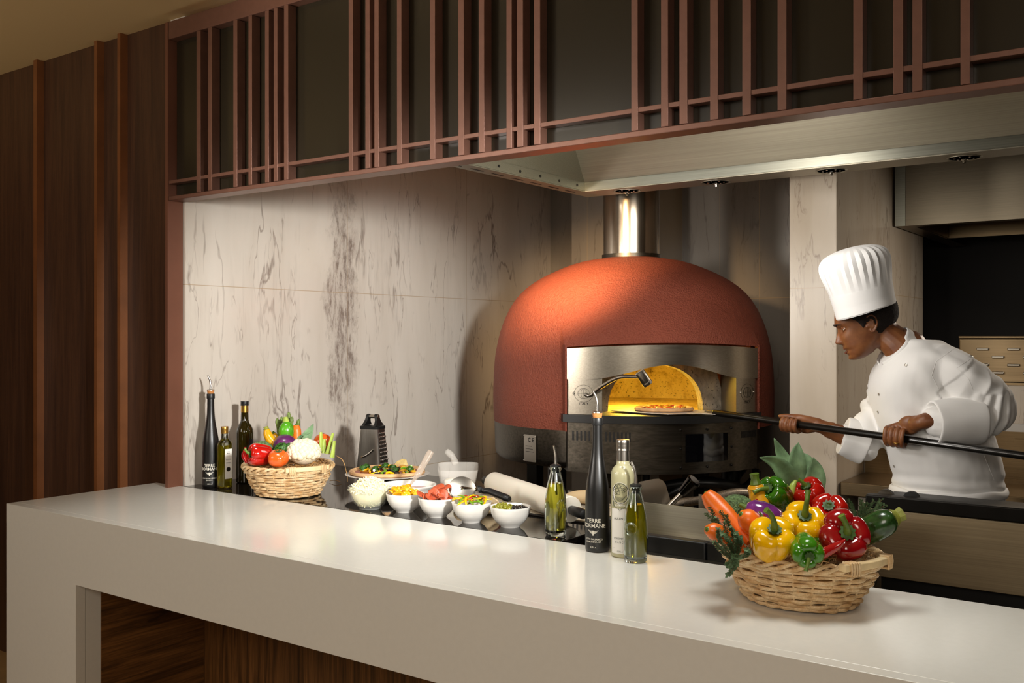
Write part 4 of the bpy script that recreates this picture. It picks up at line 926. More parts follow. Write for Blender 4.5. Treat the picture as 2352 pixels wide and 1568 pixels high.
# ================================================================ cooking range in front of the cook
t = thing('cooking_range', 'long stainless cooking range with black top edge in front of the cook', 'range', (-.907, 3.25, 0))
M['range'] = m_steel('range_steel', '#b3a283', .46, metal=.8)
b = MB(); b.box(.0, .012, .772, 2.6, .04, .991); b.build('front_panel', M['range'], t, bevel=.002)
B(.03, .06, .0, 2.6, .33, .97).build('plinth', M['dark'], t)
B(-.005, .0, .993, 2.6, .045, 1.037).build('black_edge', M['blackmetal'], t, bevel=.004)
B(.0, .046, .975, 2.6, .34, 1.005).build('hob_top', M['blackmetal'], t, bevel=.004)
for x in (.045, .125):
    b = MB(); b.lathe([(0, 0), (.026, 0), (.026, .02), (0, .022)], 24, M=Matrix.Rotation(PI / 2, 3, 'X')); o = b.build('knob', M['black_rub'] if x > .12 else M['steel_dk'], t); o.location = (x, .072, 1.025)
# ================================================================ rear counter and steamer behind the cook
t = thing('rear_counter', 'stainless steel rear counter standing against the marble partition', 'counter', (-1.245, 4.07, 0))
B(.0, .0, .895, 3.2, .36, .95).build('worktop', M['steel_warm'], t, bevel=.003)
B(.06, .045, .05, .40, .35, .894).build('cabinet', M['steel'], t, bevel=.003)
B(.075, .028, .10, .39, .044, .865).build('door', M['steel'], t, bevel=.003)
B(.085, .005, .835, .36, .027, .87).build('door_handle', M['steel'], t, bevel=.006)
B(.41, .03, .05, 3.2, .35, .894).build('cabinet', M['steel_warm'], t, bevel=.003)
B(.0, .361, .80, 3.2, .378, 1.163).build('splashback', M['steel_warm'], t)
B(1.0, .30, .951, 3.2, .36, 1.0).build('step', M['steel_warm'], t, bevel=.004)
B(.60, .342, 1.118, 3.2, .3605, 1.135).build('shelf', M['steel_warm'], t)
b = MB(); b.tube(bez([(.885, .35, 1.13), (.885, .30, 1.155), (.90, .30, 1.185), (1.02, .30, 1.185), (1.04, .30, 1.155), (1.04, .35, 1.13)], 20), .005, 8); b.build('wire_handle', M['chrome'], t)
t = thing('slotted_panel', 'upright slotted steel panel against the dark rear recess', 'panel', (-.945, 4.90, 0))
B(.0, .0, 1.16, 2.4, .02, 1.333).build('marble_panel', M['marble_stub'], t)
B(.0, .0, .0, 2.4, .02, 1.159).build('lower_white_panel', simple('white_wall_panel', '#b9b4ac', .3), t)
B(-.01, -.012, 1.334, 2.4, -.001, 1.345).build('ledge', M['steel_warm'], t)
B(.0, .0, 1.346, 2.4, .02, 1.545).build('panel', M['steel_warm'], t, bevel=.004)
B(.0, -.02, 1.546, 2.4, .022, 1.558).build('top_lip', M['steel_warm'], t, bevel=.003)
for r_ in range(4):
    for c_ in range(10):
        x = .10 + c_ * .128 + (r_ % 2) * .064; z = 1.497 - r_ * .036
        b = MB(); b.obox((x, -.004, z), (.026, 0, 0), (0, .006, 0), (0, 0, .006)); b.build('louvre', M['steel'], t, bevel=.003)
# ================================================================ the long peel and its pizza
t = thing('pizza_peel', 'long-handled pizza peel with black pole and pale metal blade at the oven mouth', 'peel', (0, 0, 0))
p0, p1 = P(1638, 947, 4.0), P(2520, 1070, 3.05)
M['pole'] = simple('black_pole', '#161310', .28, .3, coat=.3)
b = MB(); b.tube([p0, p0 + (p1 - p0) * .004, p1], [.010, .0135, .0135], 20); b.build('pole', M['pole'], t)
dv = (p1 - p0); dv.z = 0; dv.normalize(); sv = Vector((-dv.y, dv.x, 0)); bz = p0.z - .006
M['blade'] = simple('peel_blade', '#d9cfc8', .35, .3)
def bp(a, s_, z=0): return p0 - dv * a + sv * s_ + Vector((0, 0, bz - p0.z + z))
poly = [(-.02, -.016), (.04, -.018), (.10, -.09), (.12, -.145), (.40, -.15), (.44, -.12), (.44, .12), (.40, .15), (.12, .145), (.10, .09), (.04, .018), (-.02, .016)]
b = MB(); b.prism(poly, lambda a, s_: bp(a, s_, -.0012), lambda a, s_: bp(a, s_, .0012)); b.build('blade', M['blade'], t, smooth=0)
pc = bp(.245, .0, .0035); pizza('pizza', 'cheese and ham pizza sliding off the peel at the oven mouth', pc, .125, 5, veg=False)
# ================================================================ wicker baskets
def m_wicker():
    t = NT('peeled_willow'); n = t.noise(t.map((1, 1, 1)), 38, 4); g = t.noise(t.map((30, 30, 30)), 9, 3)
    t.p(color=t.mix(t.ramp(g, [(.4, .25), (.6, 0.0)]), t.ramp(n, [(.3, '#c99e68'), (.5, '#e3c292'), (.7, '#efd8ae')]), '#9a6c3c'), rough=.45); return t.mat
M['wicker'] = m_wicker(); M['straw'] = simple('raffia_straw', '#b98e55', .7, var=.4, vscale=40); M['pale_wood'] = simple('pale_handle_wood', '#e6cb9a', .45, var=.12, vscale=30)
BA, BB, BH = .178, .158, .108       # rim half axes, height
def bprof(k): return smt([(0, .70), (.15, .76), (.5, .88), (.8, .965), (1, 1.0)], k)
def bpt(a, k, off=0, zo=0): 
    s_ = bprof(k); return ((BA * s_ + off) * math.cos(a), (BB * s_ + off) * math.sin(a), .004 + (BH - .006) * k + zo)
def make_basket(label, loc, rz):
    t = thing('wicker_basket', label, 'basket', loc, rz); NS = 24
    b = MB(); b.lathe([(0, .002), (1, .002), (1, .007), (0, .007)], 48); b.v = [(x * BA * .70, y * BB * .70, z) for x, y, z in b.v]; b.build('base', M['wicker'], t)
    for s_ in range(NS):
        a = 2 * PI * s_ / NS; b = MB(); b.tube([bpt(a, k / 8) for k in range(9)], .0028, 6); b.build('stake', M['wicker'], t)
    rows = 10
    for r_ in range(rows):
        b = MB()
        for sub in (0, 1):
            n = NS * 6; ph = (r_ + sub) % 2 * PI; k0 = (r_ + .35) / (rows + .2)
            if sub and r_ % 3: continue
            b.tube([bpt(2 * PI * i / n, k0, .0058 * math.sin(NS / 2 * 2 * PI * i / n + ph), .0012 * math.sin(2 * PI * i / n * 5 + r_ * 2) + sub * .0005) for i in range(n)], .0050 + .0004 * math.sin(r_ * 3), 7, closed=True, flat=.95)
        b.build('woven_row', M['wicker'], t)
    for s_ in range(3):
        n = 150; b = MB(); b.tube([bpt(2 * PI * i / n, 1.0, .004 + .0075 * math.cos(11 * 2 * PI * i / n + s_ * 2 * PI / 3), .0035 + .0075 * math.sin(11 * 2 * PI * i / n + s_ * 2 * PI / 3)) for i in range(n)], .0046, 7, closed=True); b.build('braided_rim', M['wicker'], t)
    for sg in (1, -1):
        b = MB(); w = .085
        pts_ = [(sg * (BA + .012 - .35 * (y * y) / .17), y) for y in [(-w + 2 * w * k / 10) for k in range(11)]]
        P_ = [(x, y, BH + .008) for x, y in pts_]; vs = []
        for (x, y, z) in P_:
            for dx, dz in ((-.009, -.008), (.009, -.008), (.009, .008), (-.009, .008)): vs.append((x + dx, y, z + dz))
        fs = [(0, 1, 2, 3), (43, 42, 41, 40)] + [(4 * i + k, 4 * i + 4 + k, 4 * i + 4 + (k + 1) % 4, 4 * i + (k + 1) % 4) for i in range(10) for k in range(4)]
        b.add(vs, fs); hd = b.build('handle', M['pale_wood'], t, bevel=.002)
        for yy in (-.062, .062):
            for k in range(4):
                y = yy + (k - 1.5) * .0065; x = sg * (BA + .012 - .35 * y * y / .17)
                b = MB(); b.tube([(x + .0105 * c_, y, BH + .006 + .0115 * s_) for c_, s_ in ((-1, -1.3), (1, -1.3), (1.08, 0), (1, .95), (-1, .95), (-1.08, 0))], .0026, 6, closed=True); b.build('binding', M['wicker'], hd)
    return t
def straw(loc, rz, seed, n, label, lo=.088, hi=.125):
    rs = random.Random(seed); b = MB()
    b.lathe([(0, .02), (.6, .02), (.80, .06), (.86, .088), (.5, .098), (0, .10)], 40); b.v = [(x * BA * .93, y * BB * .93, z + .006 * fbm((x * 6, y * 6, 0))) for x, y, z in b.v]
    for i in range(n):
        a = rs.uniform(0, 6.283); k = rs.uniform(.40, .93)
        c_ = Vector((BA * k * .95 * math.cos(a), BB * k * .95 * math.sin(a), rs.uniform(lo, hi))); L_ = rs.uniform(.02, .05); th = a + PI / 2 + rs.uniform(-1.0, 1.0)
        d_ = Vector((math.cos(th), math.sin(th), rs.uniform(-.15, .35))) * L_; w = Vector((rs.uniform(-.01, .01), rs.uniform(-.01, .01), rs.uniform(0, .012)))
        b.tube(bez([c_ - d_, c_ + w, c_ + d_], 5), rs.uniform(.0006, .0017), 4, flat=.5)
    o = b.build('straw_bedding', M['straw'], smooth=0); o.location = loc; o.rotation_euler = (0, 0, rz); tag(o, label, 'straw', kind='stuff'); return o
q1 = P(662, 1128, 3.72); q2 = P(1836, 1370, 2.225)
L1 = Vector((q1.x, q1.y, TOP)); L2 = Vector((q2.x, q2.y, TOP))
make_basket('oval wicker basket of mixed vegetables on the black granite at left', L1, YAW - .95)
make_basket('oval wicker basket of peppers and carrots on the white counter at right', L2, YAW - .95)
straw(L1, YAW - .95, 2, 330, 'loose dry straw filling the left basket under the vegetables'); straw(L2, YAW - .95, 3, 260, 'loose dry straw filling the right basket under the peppers', lo=.092, hi=.122)
# ---------------------------------------------------------------- vegetables
M['stem'] = simple('green_stem', '#5f7a28', .4, var=.35, vscale=60); M['stem_d'] = simple('calyx_green', '#35521a', .5, var=.3, vscale=80)
M['carrot'] = simple('carrot', '#f0721c', .35, var=.16, vscale=25, sss=.1, ssss=.01, bump=.15, bscale=60); M['zuc'] = simple('courgette_skin', '#25451a', .25, var=.55, vscale=60, coat=.4)
M['zuc_end'] = simple('courgette_stalk', '#8c8f38', .5, var=.35, vscale=60); M['squash'] = simple('yellow_squash', '#e3a015', .28, var=.15, vscale=20, coat=.3)
M['aub'] = simple('purple_aubergine', '#6b2a72', .16, var=.45, vscale=35, coat=.6); M['cabbage'] = simple('red_cabbage', '#5b2358', .3, var=.4, vscale=25, coat=.3)
M['cauli'] = simple('cauliflower_curd', '#e4d8bc', .75, var=.08, vscale=50, bump=.7, bscale=220, sss=.15, ssss=.01); M['brocc'] = simple('broccoli_heads', '#617a4e', .85, var=.55, vscale=140, bump=1.0, bscale=400)
M['leek_d'] = simple('leek_leaf', '#75946c', .5, var=.45, vscale=26, spec=.3); M['leek_l'] = simple('leek_pale', '#b9c77a', .4, var=.2, vscale=20)
M['leaf'] = simple('thyme_leaf', '#566f4a', .6, var=.4, vscale=120); M['twig'] = simple('thyme_twig', '#6b5138', .7); M['chili'] = simple('red_chili', '#a31012', .15, coat=.6)
M['tomato_o'] = simple('orange_tomato', '#e2601e', .18, var=.10, vscale=20, coat=.5, sss=.1, ssss=.01); M['celery'] = simple('celery_stalk', '#a9bd55', .35, var=.25, vscale=25); M['aspar'] = simple('asparagus', '#6b7f3a', .5, var=.45, vscale=130)
M['lime'] = simple('green_courgette_cut', '#4f9a1c', .25, var=.4, vscale=16, coat=.4)
def ax_rot(ax, spin=0):
    return Vector(ax).normalized().to_track_quat('Z', 'Y').to_matrix().to_4x4() @ Matrix.Rotation(spin, 4, 'Z')
def place(o, p, ax, spin=0): o.matrix_world = Matrix.Translation(p) @ ax_rot(ax, spin)
def pepper(p, ax, r, h, mat, label, group=None, lobes=4, spin=0, seed=0, stem=(.0, .03), stemlen=1.0, sk=.16, name='bell_pepper', taper=.0):
    rs = random.Random(seed); t = thing(name, label, 'bell pepper', (0, 0, 0), group=group)
    pf = [(.02, -.80), (.2, -.86), (.42, -.93), (.64, -.88), (.80, -.70), (.90, -.42), (.96, -.1), (1.0, .22), (1.0, .48), (.93, .70), (.78, .86), (.58, .92), (.40, .87), (.26, .76), (.16, .68), (.05, .66)]
    amp = [rs.uniform(.93, 1.07) for _ in range(lobes)]
    n = 72; nv = 46
    def f(u, v):
        a = 2 * PI * u; k = v * (len(pf) - 1); i = min(int(k), len(pf) - 2); t_ = k - i
        r_ = smt([(j, pf[j][0]) for j in range(len(pf))], k); z = smt([(j, pf[j][1]) for j in range(len(pf))], k)
        g = abs(math.cos(lobes * a / 2)); gl = 1 - (1 - g) ** 2.4
        li = amp[int(((a * lobes / (2 * PI)) + .5)) % lobes]; blend = g
        w = 1 - sk * (1 - gl) * min(1, r_ * 1.4) ; w *= 1 + (li - 1) * blend
        zz = z * (1 - (.10 * (1 - gl) if z > .5 else .06 * (1 - gl) if z < -.6 else 0)) * (1 + (li - 1) * .8 * blend)
        tp = 1 - taper * (.5 - z * .5)
        nz = 1 + .03 * fbm((math.cos(a) * 1.5 + seed, math.sin(a) * 1.5, z * 1.5))
        return (r * r_ * w * tp * nz * math.cos(a), r * r_ * w * tp * nz * math.sin(a), h * zz)
    b = MB(); b.grid(f, n, nv, cu=True, cap0=True, cap1=True); b.build('skin', mat, t, smooth=170)
    b = MB(); k = 10; c0 = h * .66
    b.lathe([(0, c0 - .003), (r * .17, c0 - .001), (r * .26, c0 + .008), (r * .30, c0 + .011), (r * .22, c0 + .011), (r * .12, c0 + .012), (0, c0 + .014)], 40, wob=lambda a, z: 1 + .13 * math.cos(a * 9)); b.build('calyx', M['stem_d'], t)
    L_ = h * .75 * stemlen; sx, sy = stem
    b = MB(); b.tube(bez([(0, 0, c0 + .004), (sx * .12, sy * .12, c0 + L_ * .4), (sx * .5, sy * .5, c0 + L_ * .8), (sx, sy, c0 + L_)], 16), [r * (.20 - .09 * math.sin(min(1, i / 11) * PI / 2) + (.03 * (i - 12) / 3 if i > 12 else 0)) for i in range(16)], 12); b.build('stem', M['stem'], t)
    place(t, p, ax, spin); return t
def cyl_veg(name, label, cat, pts, rad, mat, stem=None, group=None, seg=24, n=24, ridge=0, parts=None, sname='stem'):
    t = thing(name, label, cat, (0, 0, 0), group=group); path = bez(pts, n); L_ = len(rad)
    R_ = [smt([(i / (L_ - 1), rad[i]) for i in range(L_)], k / (n - 1)) for k in range(n)]
    b = MB(); b.tube(path, R_, seg); b.build('body', mat, t, smooth=75)
    if stem:
        d_ = (path[0] - path[1]).normalized(); m_, ln, rr = stem
        b = MB(); b.tube([path[0] - d_ * .003, path[0] + d_ * .002, path[0] + d_ * ln * .5, path[0] + d_ * ln], [R_[1] * .75, rr * 1.25, rr * .85, rr], 8); b.build(sname, m_, t)
    return t
def V(r_, t_, u_, o=None):   # offset in camera-aligned axes: right, towards camera, up
    return CR * r_ - CW * t_ + CU * u_
# ---- right-hand basket (px, py, d)
pepper(P(1937, 1235, 2.115), V(-.08, .80, .42), .056, .050, M['p_dred'], 'large dark red bell pepper at the front right of the basket on the white counter', seed=1, stem=(-.010, .030), stemlen=1.25, spin=.3)
pepper(P(1773, 1243, 2.105), V(.0, .55, .78), .050, .042, M['p_yellow'], 'yellow bell pepper at the front rim of the right basket, nearest the carrots', seed=2, stem=(-.014, .022), stemlen=2.0, spin=.8)
pepper(P(1842, 1210, 2.19), V(-.05, .62, .70), .050, .048, M['p_yellow'], 'yellow bell pepper with curled stem between green and red peppers', seed=5, stem=(.014, .034), stemlen=1.5, spin=.2)
pepper(P(1850, 1262, 2.065), V(-.06, .93, -.18), .034, .040, M['p_green'] if False else simple('mid_green_pepper', '#3f8016', .16, coat=.6, var=.15), 'small green bell pepper hanging over the front rim of the right basket', seed=6, stem=(-.010, -.026), stemlen=.8)
pepper(P(1880, 1262, 2.15), V(-.9, .5, .1), .030, .055, M['p_dgreen'], 'green pepper lying behind the small green bell pepper at the front rim', seed=16)
pepper(P(1783, 1137, 2.33), V(-.62, .62, .48), .041, .052, simple('glossy_green_pepper', '#357010', .15, coat=.7, var=.15), 'big glossy green bell pepper high at the back of the right basket', seed=7, stem=(-.030, .004), stemlen=.85, spin=1.0, taper=.1)
pepper(P(1862, 1148, 2.36), V(-.38, .35, .85), .042, .050, M['p_red'], 'red bell pepper highest at the back, in front of the leek', seed=8, stem=(-.012, -.004), stemlen=.8)
pepper(P(1905, 1182, 2.27), V(-.25, .62, .62), .045, .045, M['p_red'], 'bright red bell pepper squeezed between the two other red ones', seed=9, stem=(.004, .004), stemlen=.35, spin=.6)
for pts_, rad, lab in [
    ([P(1622, 1132, 2.26), P(1645, 1160, 2.245), P(1680, 1195, 2.21), P(1722, 1245, 2.17)], [.014, .022, .0235, .021, .016, .010], 'longest carrot, sticking out of the left side of the right basket'),
    ([P(1702, 1180, 2.15), P(1718, 1193, 2.155), P(1740, 1215, 2.17), P(1770, 1245, 2.2)], [.011, .0215, .025, .024, .020, .012], 'thick short carrot lying beside the aubergine'),
    ([P(1624, 1215, 2.12), P(1645, 1222, 2.13), P(1675, 1238, 2.15), P(1705, 1262, 2.17)], [.010, .018, .0195, .018, .015, .010], 'carrot half hidden under thyme at the left rim')]:
    cyl_veg('carrot', lab, 'carrot', pts_, rad, M['carrot'], (M['stem'], .004, .004), group='carrots in the right basket')
cyl_veg('courgette', 'dark green courgette sticking out to the right of the basket', 'courgette', [P(2050, 1190, 2.13), P(2030, 1200, 2.13), P(1995, 1218, 2.15), P(1950, 1240, 2.2)], [.021, .029, .031, .030, .027], M['zuc'], (M['zuc_end'], .024, .017), sname='stalk', seg=14)
cyl_veg('yellow_squash', 'small yellow squash with green top standing behind the green pepper', 'squash', [P(1736, 1112, 2.32), P(1738, 1125, 2.32), P(1744, 1150, 2.31), P(1752, 1190, 2.29)], [.014, .021, .020, .023, .025, .020], M['squash'], (M['stem'], .026, .012), sname='green_top')
cyl_veg('yellow_squash', 'second yellow squash mostly hidden behind the first', 'squash', [P(1750, 1105, 2.36), P(1752, 1125, 2.36), P(1758, 1170, 2.34)], [.010, .016, .018, .016], M['squash'])
t = thing('aubergine', 'small glossy purple aubergine lying between carrot and green pepper', 'aubergine', (0, 0, 0))
b = MB(); b.lathe([(0, -.052), (.012, -.050), (.024, -.040), (.031, -.018), (.032, .004), (.027, .028), (.017, .045), (.006, .052), (0, .053)], 32); b.build('body', M['aub'], t)
b = MB(); b.tube([(0, 0, -.050), (0, 0, -.066)], [.007, .004], 10); b.build('stem', M['stem'], t); place(t, P(1760, 1187, 2.2), V(.9, .1, -.42))
def chili(pts_, r, lab, mats=None):
    cyl_veg('chili_pepper', lab, 'chili pepper', pts_, [r * .9, r, r * .9, r * .6, r * .15], M['chili'], (M['stem'], .012, .002), seg=12)
chili([P(1880, 1278, 2.05), P(1900, 1266, 2.045), P(1925, 1252, 2.035), P(1942, 1238, 2.03)], .011, 'long red chili lying in front of the large dark red pepper')
chili([P(1728, 1172, 2.26), P(1733, 1160, 2.26), P(1739, 1145, 2.26)], .008, 'red chili tip poking up beside the yellow squash')
chili([P(1750, 1185, 2.14), P(1758, 1198, 2.14), P(1770, 1214, 2.13)], .009, 'red chili tucked in front of the aubergine')
# broccoli, cauliflower: dome of florets
def florets(name, label, cat, p, r, mat, smat, seed, n=60, fs_=.24, ax=(0, 0, 1), hgt=.8, stalk=True, fine=True):
    rs = random.Random(seed); t = thing(name, label, cat, p); b = MB(); b.sphere((0, 0, 0), (r * .86, r * .86, r * hgt * .86), 28, 16)
    for i in range(n):
        z = 1 - (i + .5) / n * 1.25; a = i * 2.39996; rr = math.sqrt(max(0, 1 - z * z)); d_ = Vector((rr * math.cos(a), rr * math.sin(a), z)); fr = r * fs_ * rs.uniform(.8, 1.25)
        b.sphere(Vector((d_.x * r * .84, d_.y * r * .84, d_.z * r * .84 * hgt)), fr, 12, 8)
    for i in range(len(b.v)):
        v = Vector(b.v[i]); k = 1 + (.035 if fine else .02) * noise.noise(v * (900 * .045 / r)); b.v[i] = tuple(v * k)
    b.build('florets', mat, t, smooth=180)
    if stalk:
        b = MB(); b.tube([(0, 0, -r * .2), (0, 0, -r * 1.15)], [r * .35, r * .28], 14); b.build('stalk', smat, t)
    return t
florets('broccoli', 'dark green broccoli head between the long carrot and yellow squash', 'broccoli', P(1693, 1168, 2.29), .044, M['brocc'], M['stem'], 3, 420, .085)
# leek with strap leaves
def leaf_strap(path, w, mat, name, par, fold=.35, nrm=None, tip=True):
    P_ = bez(path, 22); n = len(P_); b = MB(); vs = []
    for i, p in enumerate(P_):
        T = (P_[min(i + 1, n - 1)] - P_[max(0, i - 1)]).normalized(); N_ = Vector(nrm or -CW); sd = T.cross(N_).normalized(); N2 = sd.cross(T)
        k = i / (n - 1); ww = w * (min(1, .75 + k * 1.0) * (max(0, 1 - ((k - .45) / .55) ** 1.5) if (tip and k > .45) else 1)) + .0004
        for q_ in (-1, -.5, 0, .5, 1): vs.append(p + sd * ww * q_ + N2 * (abs(q_) * fold * ww))
    fs = [(5 * i + k, 5 * i + k + 1, 5 * i + 6 + k, 5 * i + 5 + k) for i in range(n - 1) for k in range(4)]
    b.add(vs, fs); o = b.build(name, mat, par, smooth=80, fix=False); m = o.modifiers.new('t', 'SOLIDIFY'); m.thickness = .0012; return o
t = thing('leek', 'leek with broad blue-green leaves fanning up behind the peppers', 'leek', (0, 0, 0))
rt = P(1838, 1190, 2.42)
for path, w in [([rt, P(1820, 1100, 2.42), P(1795, 1045, 2.43), P(1778, 1006, 2.43)], .019), ([rt, P(1828, 1090, 2.40), P(1830, 1045, 2.40), P(1834, 1016, 2.41)], .024), ([rt, P(1815, 1110, 2.39), P(1785, 1065, 2.38), P(1745, 1050, 2.37)], .024),
                ([rt, P(1848, 1110, 2.41), P(1852, 1060, 2.42), P(1848, 1040, 2.43)], .022), ([rt, P(1866, 1120, 2.39), P(1872, 1080, 2.39), P(1868, 1050, 2.39)], .026), ([rt, P(1800, 1090, 2.44), P(1790, 1050, 2.45)], .02)]:
    leaf_strap(path, w, M['leek_d'], 'leaf', t)
b = MB(); b.tube([rt + Vector((0, 0, .02)), rt - Vector((0, 0, .05))], .018, 16); b.build('shank', M['leek_l'], t)
cyl_veg('okra_pod', 'slim pale green pod standing in front of the leek leaves', 'pod', [P(1828, 1103, 2.36), P(1820, 1118, 2.355), P(1815, 1140, 2.35)], [.003, .007, .009, .009], M['celery'])
# thyme
def thyme(label, root, tips, seed, n=30, sz=.0072, group=None):
    rs = random.Random(seed); t = thing('thyme_sprig', label, 'herb', (0, 0, 0), group=group)
    st_ = MB(); lf = MB(); root = Vector(root)
    for tp in tips:
        tp = Vector(tp); mid = root.lerp(tp, .5) + Vector((rs.uniform(-1, 1), rs.uniform(-1, 1), rs.uniform(-.5, 1))) * .012
        P_ = bez([root, mid, tp], n)
        st_.tube(P_, .0009, 5)
        for i, p in enumerate(P_):
            if i < 3: continue
            for k in range(7):
                a = rs.uniform(0, 6.283); T = (P_[min(i + 1, n - 1)] - P_[i - 1]).normalized(); o1 = T.orthogonal().normalized(); o2 = T.cross(o1)
                d_ = (o1 * math.cos(a) + o2 * math.sin(a) + T * .6).normalized(); L_ = sz * rs.uniform(.7, 1.3); w = d_.cross(T).normalized() * L_ * .32
                lf.add([p, p + d_ * L_ * .5 + w, p + d_ * L_, p + d_ * L_ * .5 - w], [(0, 1, 2, 3)])
    st_.build('stem', M['twig'], t); lf.build('leaves', M['leaf'], t, smooth=0); return t
rs = random.Random(12)
thyme('bunch of thyme spilling over the left rim of the right basket', P(1690, 1285, 2.12), [P(1636, 1195, 2.16), P(1622, 1180, 2.2), P(1655, 1175, 2.15), P(1668, 1185, 2.12), P(1650, 1215, 2.08), P(1680, 1212, 2.1), P(1700, 1235, 2.09), P(1640, 1245, 2.1), P(1672, 1320, 2.04), P(1660, 1225, 2.07), P(1715, 1262, 2.08), P(1678, 1300, 2.05), P(1662, 1200, 2.10), P(1690, 1225, 2.08), P(1632, 1168, 2.2), P(1646, 1190, 2.14), P(1700, 1280, 2.06)], 5)
thyme('bushy thyme bunch between the courgette and the red peppers', P(1960, 1235, 2.2), [P(1985, 1160, 2.26), P(2005, 1152, 2.26), P(2020, 1158, 2.25), P(2030, 1175, 2.24), P(1975, 1175, 2.25), P(1962, 1185, 2.25), P(1998, 1170, 2.23), P(2010, 1185, 2.22), P(2038, 1188, 2.23), P(1950, 1150, 2.28), P(1990, 1180, 2.21), P(2015, 1170, 2.22), P(1978, 1150, 2.27), P(2024, 1148, 2.26), P(2000, 1190, 2.2), P(1970, 1200, 2.2), P(2032, 1160, 2.25), P(1992, 1158, 2.25)], 6, 28)
thyme('few thyme tips peeping out beside the curled yellow pepper stem', P(1815, 1200, 2.26), [P(1800, 1155, 2.26), P(1810, 1165, 2.25), P(1830, 1155, 2.25), P(1793, 1180, 2.24)], 7, 16)
# ---- left-hand basket
D = 3.72
florets('cauliflower', 'big creamy white cauliflower at the front of the left basket', 'cauliflower', P(697, 1040, 3.63), .064, M['cauli'], M['celery'], 4, 90, .20, fine=False, stalk=False)
florets('broccoli', 'grey-green broccoli head behind the red pepper in the left basket', 'broccoli', P(600, 1036, 3.74), .052, M['brocc'], M['stem'], 8, 420, .085)
pepper(P(598, 1044, 3.62), V(-.75, .45, .1), .042, .046, M['p_red'], 'red bell pepper lying at the front left of the left basket', seed=11, stem=(.0, .02), stemlen=.8, spin=.4)
t = thing('tomato', 'orange-red tomato at the front rim of the left basket', 'tomato', (0, 0, 0))
def tomf(u, v):
    a = 2 * PI * u; ph = -PI / 2 + PI * v; r_ = .0385 * math.cos(ph) ** .8 * (1 + .03 * math.cos(5 * a)); z = .031 * math.sin(ph) - (.008 * math.exp(-((r_ / .012) ** 2)) if v > .5 else 0); return (r_ * math.cos(a), r_ * math.sin(a), z)
b = MB(); b.grid(tomf, 40, 22, cu=True, cap0=True, cap1=True); b.build('skin', M['tomato_o'], t, smooth=170)
b = MB()
for k in range(5):
    a = 2 * PI * k / 5; b.tube([(0, 0, .024), (.008 * math.cos(a), .008 * math.sin(a), .027), (.016 * math.cos(a), .016 * math.sin(a), .031)], [.003, .0022, .0006], 6)
b.build('calyx', M['stem_d'], t); place(t, P(639, 1052, 3.58), V(.05, .25, .95))
def tom2(p, r, lab):
    t = thing('tomato', lab, 'tomato', p); b = MB(); b.sphere((0, 0, 0), (r, r, r * .9), 28, 16); b.build('skin', M['tomato_o'], t); b = MB(); b.lathe([(0, r * .86), (r * .2, r * .88), (0, r * .93)], 10); b.build('calyx', M['stem_d'], t)
tom2(P(741, 1014, 3.80), .036, 'orange tomato behind the celery at the back right of the left basket')
tom2(P(726, 1026, 3.86), .026, 'smaller orange tomato left of the one behind the celery')
t = thing('red_cabbage', 'small purple cabbage in the middle of the left basket', 'cabbage', P(655, 1022, 3.76))
b = MB(); b.sphere((0, 0, 0), (.046, .046, .042), 32, 18); b.v = [tuple(Vector(v) * (1 + .03 * noise.noise(Vector(v) * 60))) for v in b.v]; b.build('head', M['cabbage'], t, smooth=180)
t = thing('green_courgette', 'cut green courgette end standing above the purple cabbage', 'courgette', P(658, 990, 3.80))
b = MB(); b.sphere((0, 0, 0), (.030, .030, .040), 28, 16); b.build('body', M['lime'], t); b = MB(); b.tube([(-.003, 0, .036), (-.006, 0, .056)], [.014, .008], 12); b.build('stalk', M['celery'], t)
cyl_veg('yellow_squash', 'yellow squash leaning left at the back of the left basket', 'squash', [P(612, 986, 3.80), P(616, 1000, 3.80), P(625, 1014, 3.79), P(640, 1030, 3.78)], [.011, .016, .018, .019, .020, .016], M['squash'], (M['zuc_end'], .012, .010), sname='stalk')
cyl_veg('yellow_squash', 'small yellow squash behind the leaning one in the left basket', 'squash', [P(628, 996, 3.86), P(632, 1005, 3.86), P(640, 1022, 3.85)], [.010, .014, .016, .014], M['squash'], (M['stem'], .01, .008), sname='stalk')
cyl_veg('carrot', 'upright carrot at the back of the left basket, right of the asparagus', 'carrot', [P(680, 976, 3.82), P(681, 990, 3.82), P(683, 1015, 3.81)], [.011, .017, .018, .017], M['carrot'], (M['stem'], .004, .004))
for i, (x, y, x2, y2, d) in enumerate([(636, 960, 642, 1012, 3.86), (646, 957, 645, 1000, 3.88), (655, 962, 652, 1005, 3.84), (663, 946, 664, 1000, 3.88), (670, 957, 668, 1000, 3.87), (686, 962, 680, 1010, 3.90)]):
    a_, c_ = P(x, y, d), P(x2, y2, d); b = MB(); b.tube([a_.lerp(c_, k) for k in (0, .06, .18, .30, .36, 1)], [.001, .006, .0085, .0075, .0062, .0065], 10)
    for k in range(14): 
        pp = a_.lerp(c_, .04 + k * .022); an = k * 2.4; b.sphere(pp + Vector((math.cos(an), math.sin(an), 0)) * .005, (.003, .003, .005), 6, 4)
    tag(b.build('asparagus_spear', M['aspar']), ['leftmost green asparagus spear in the left basket', 'second asparagus spear from the left in the left basket', 'asparagus spear right behind the green courgette stalk', 'tallest asparagus spear in the left basket', 'asparagus spear just right of the tallest one', 'asparagus spear behind the upright carrot'][i], 'asparagus', 'asparagus spears in the left basket')
t = thing('leek', 'leek leaves rising behind the cauliflower in the left basket', 'leek', (0, 0, 0)); rt = P(690, 1040, 3.80)
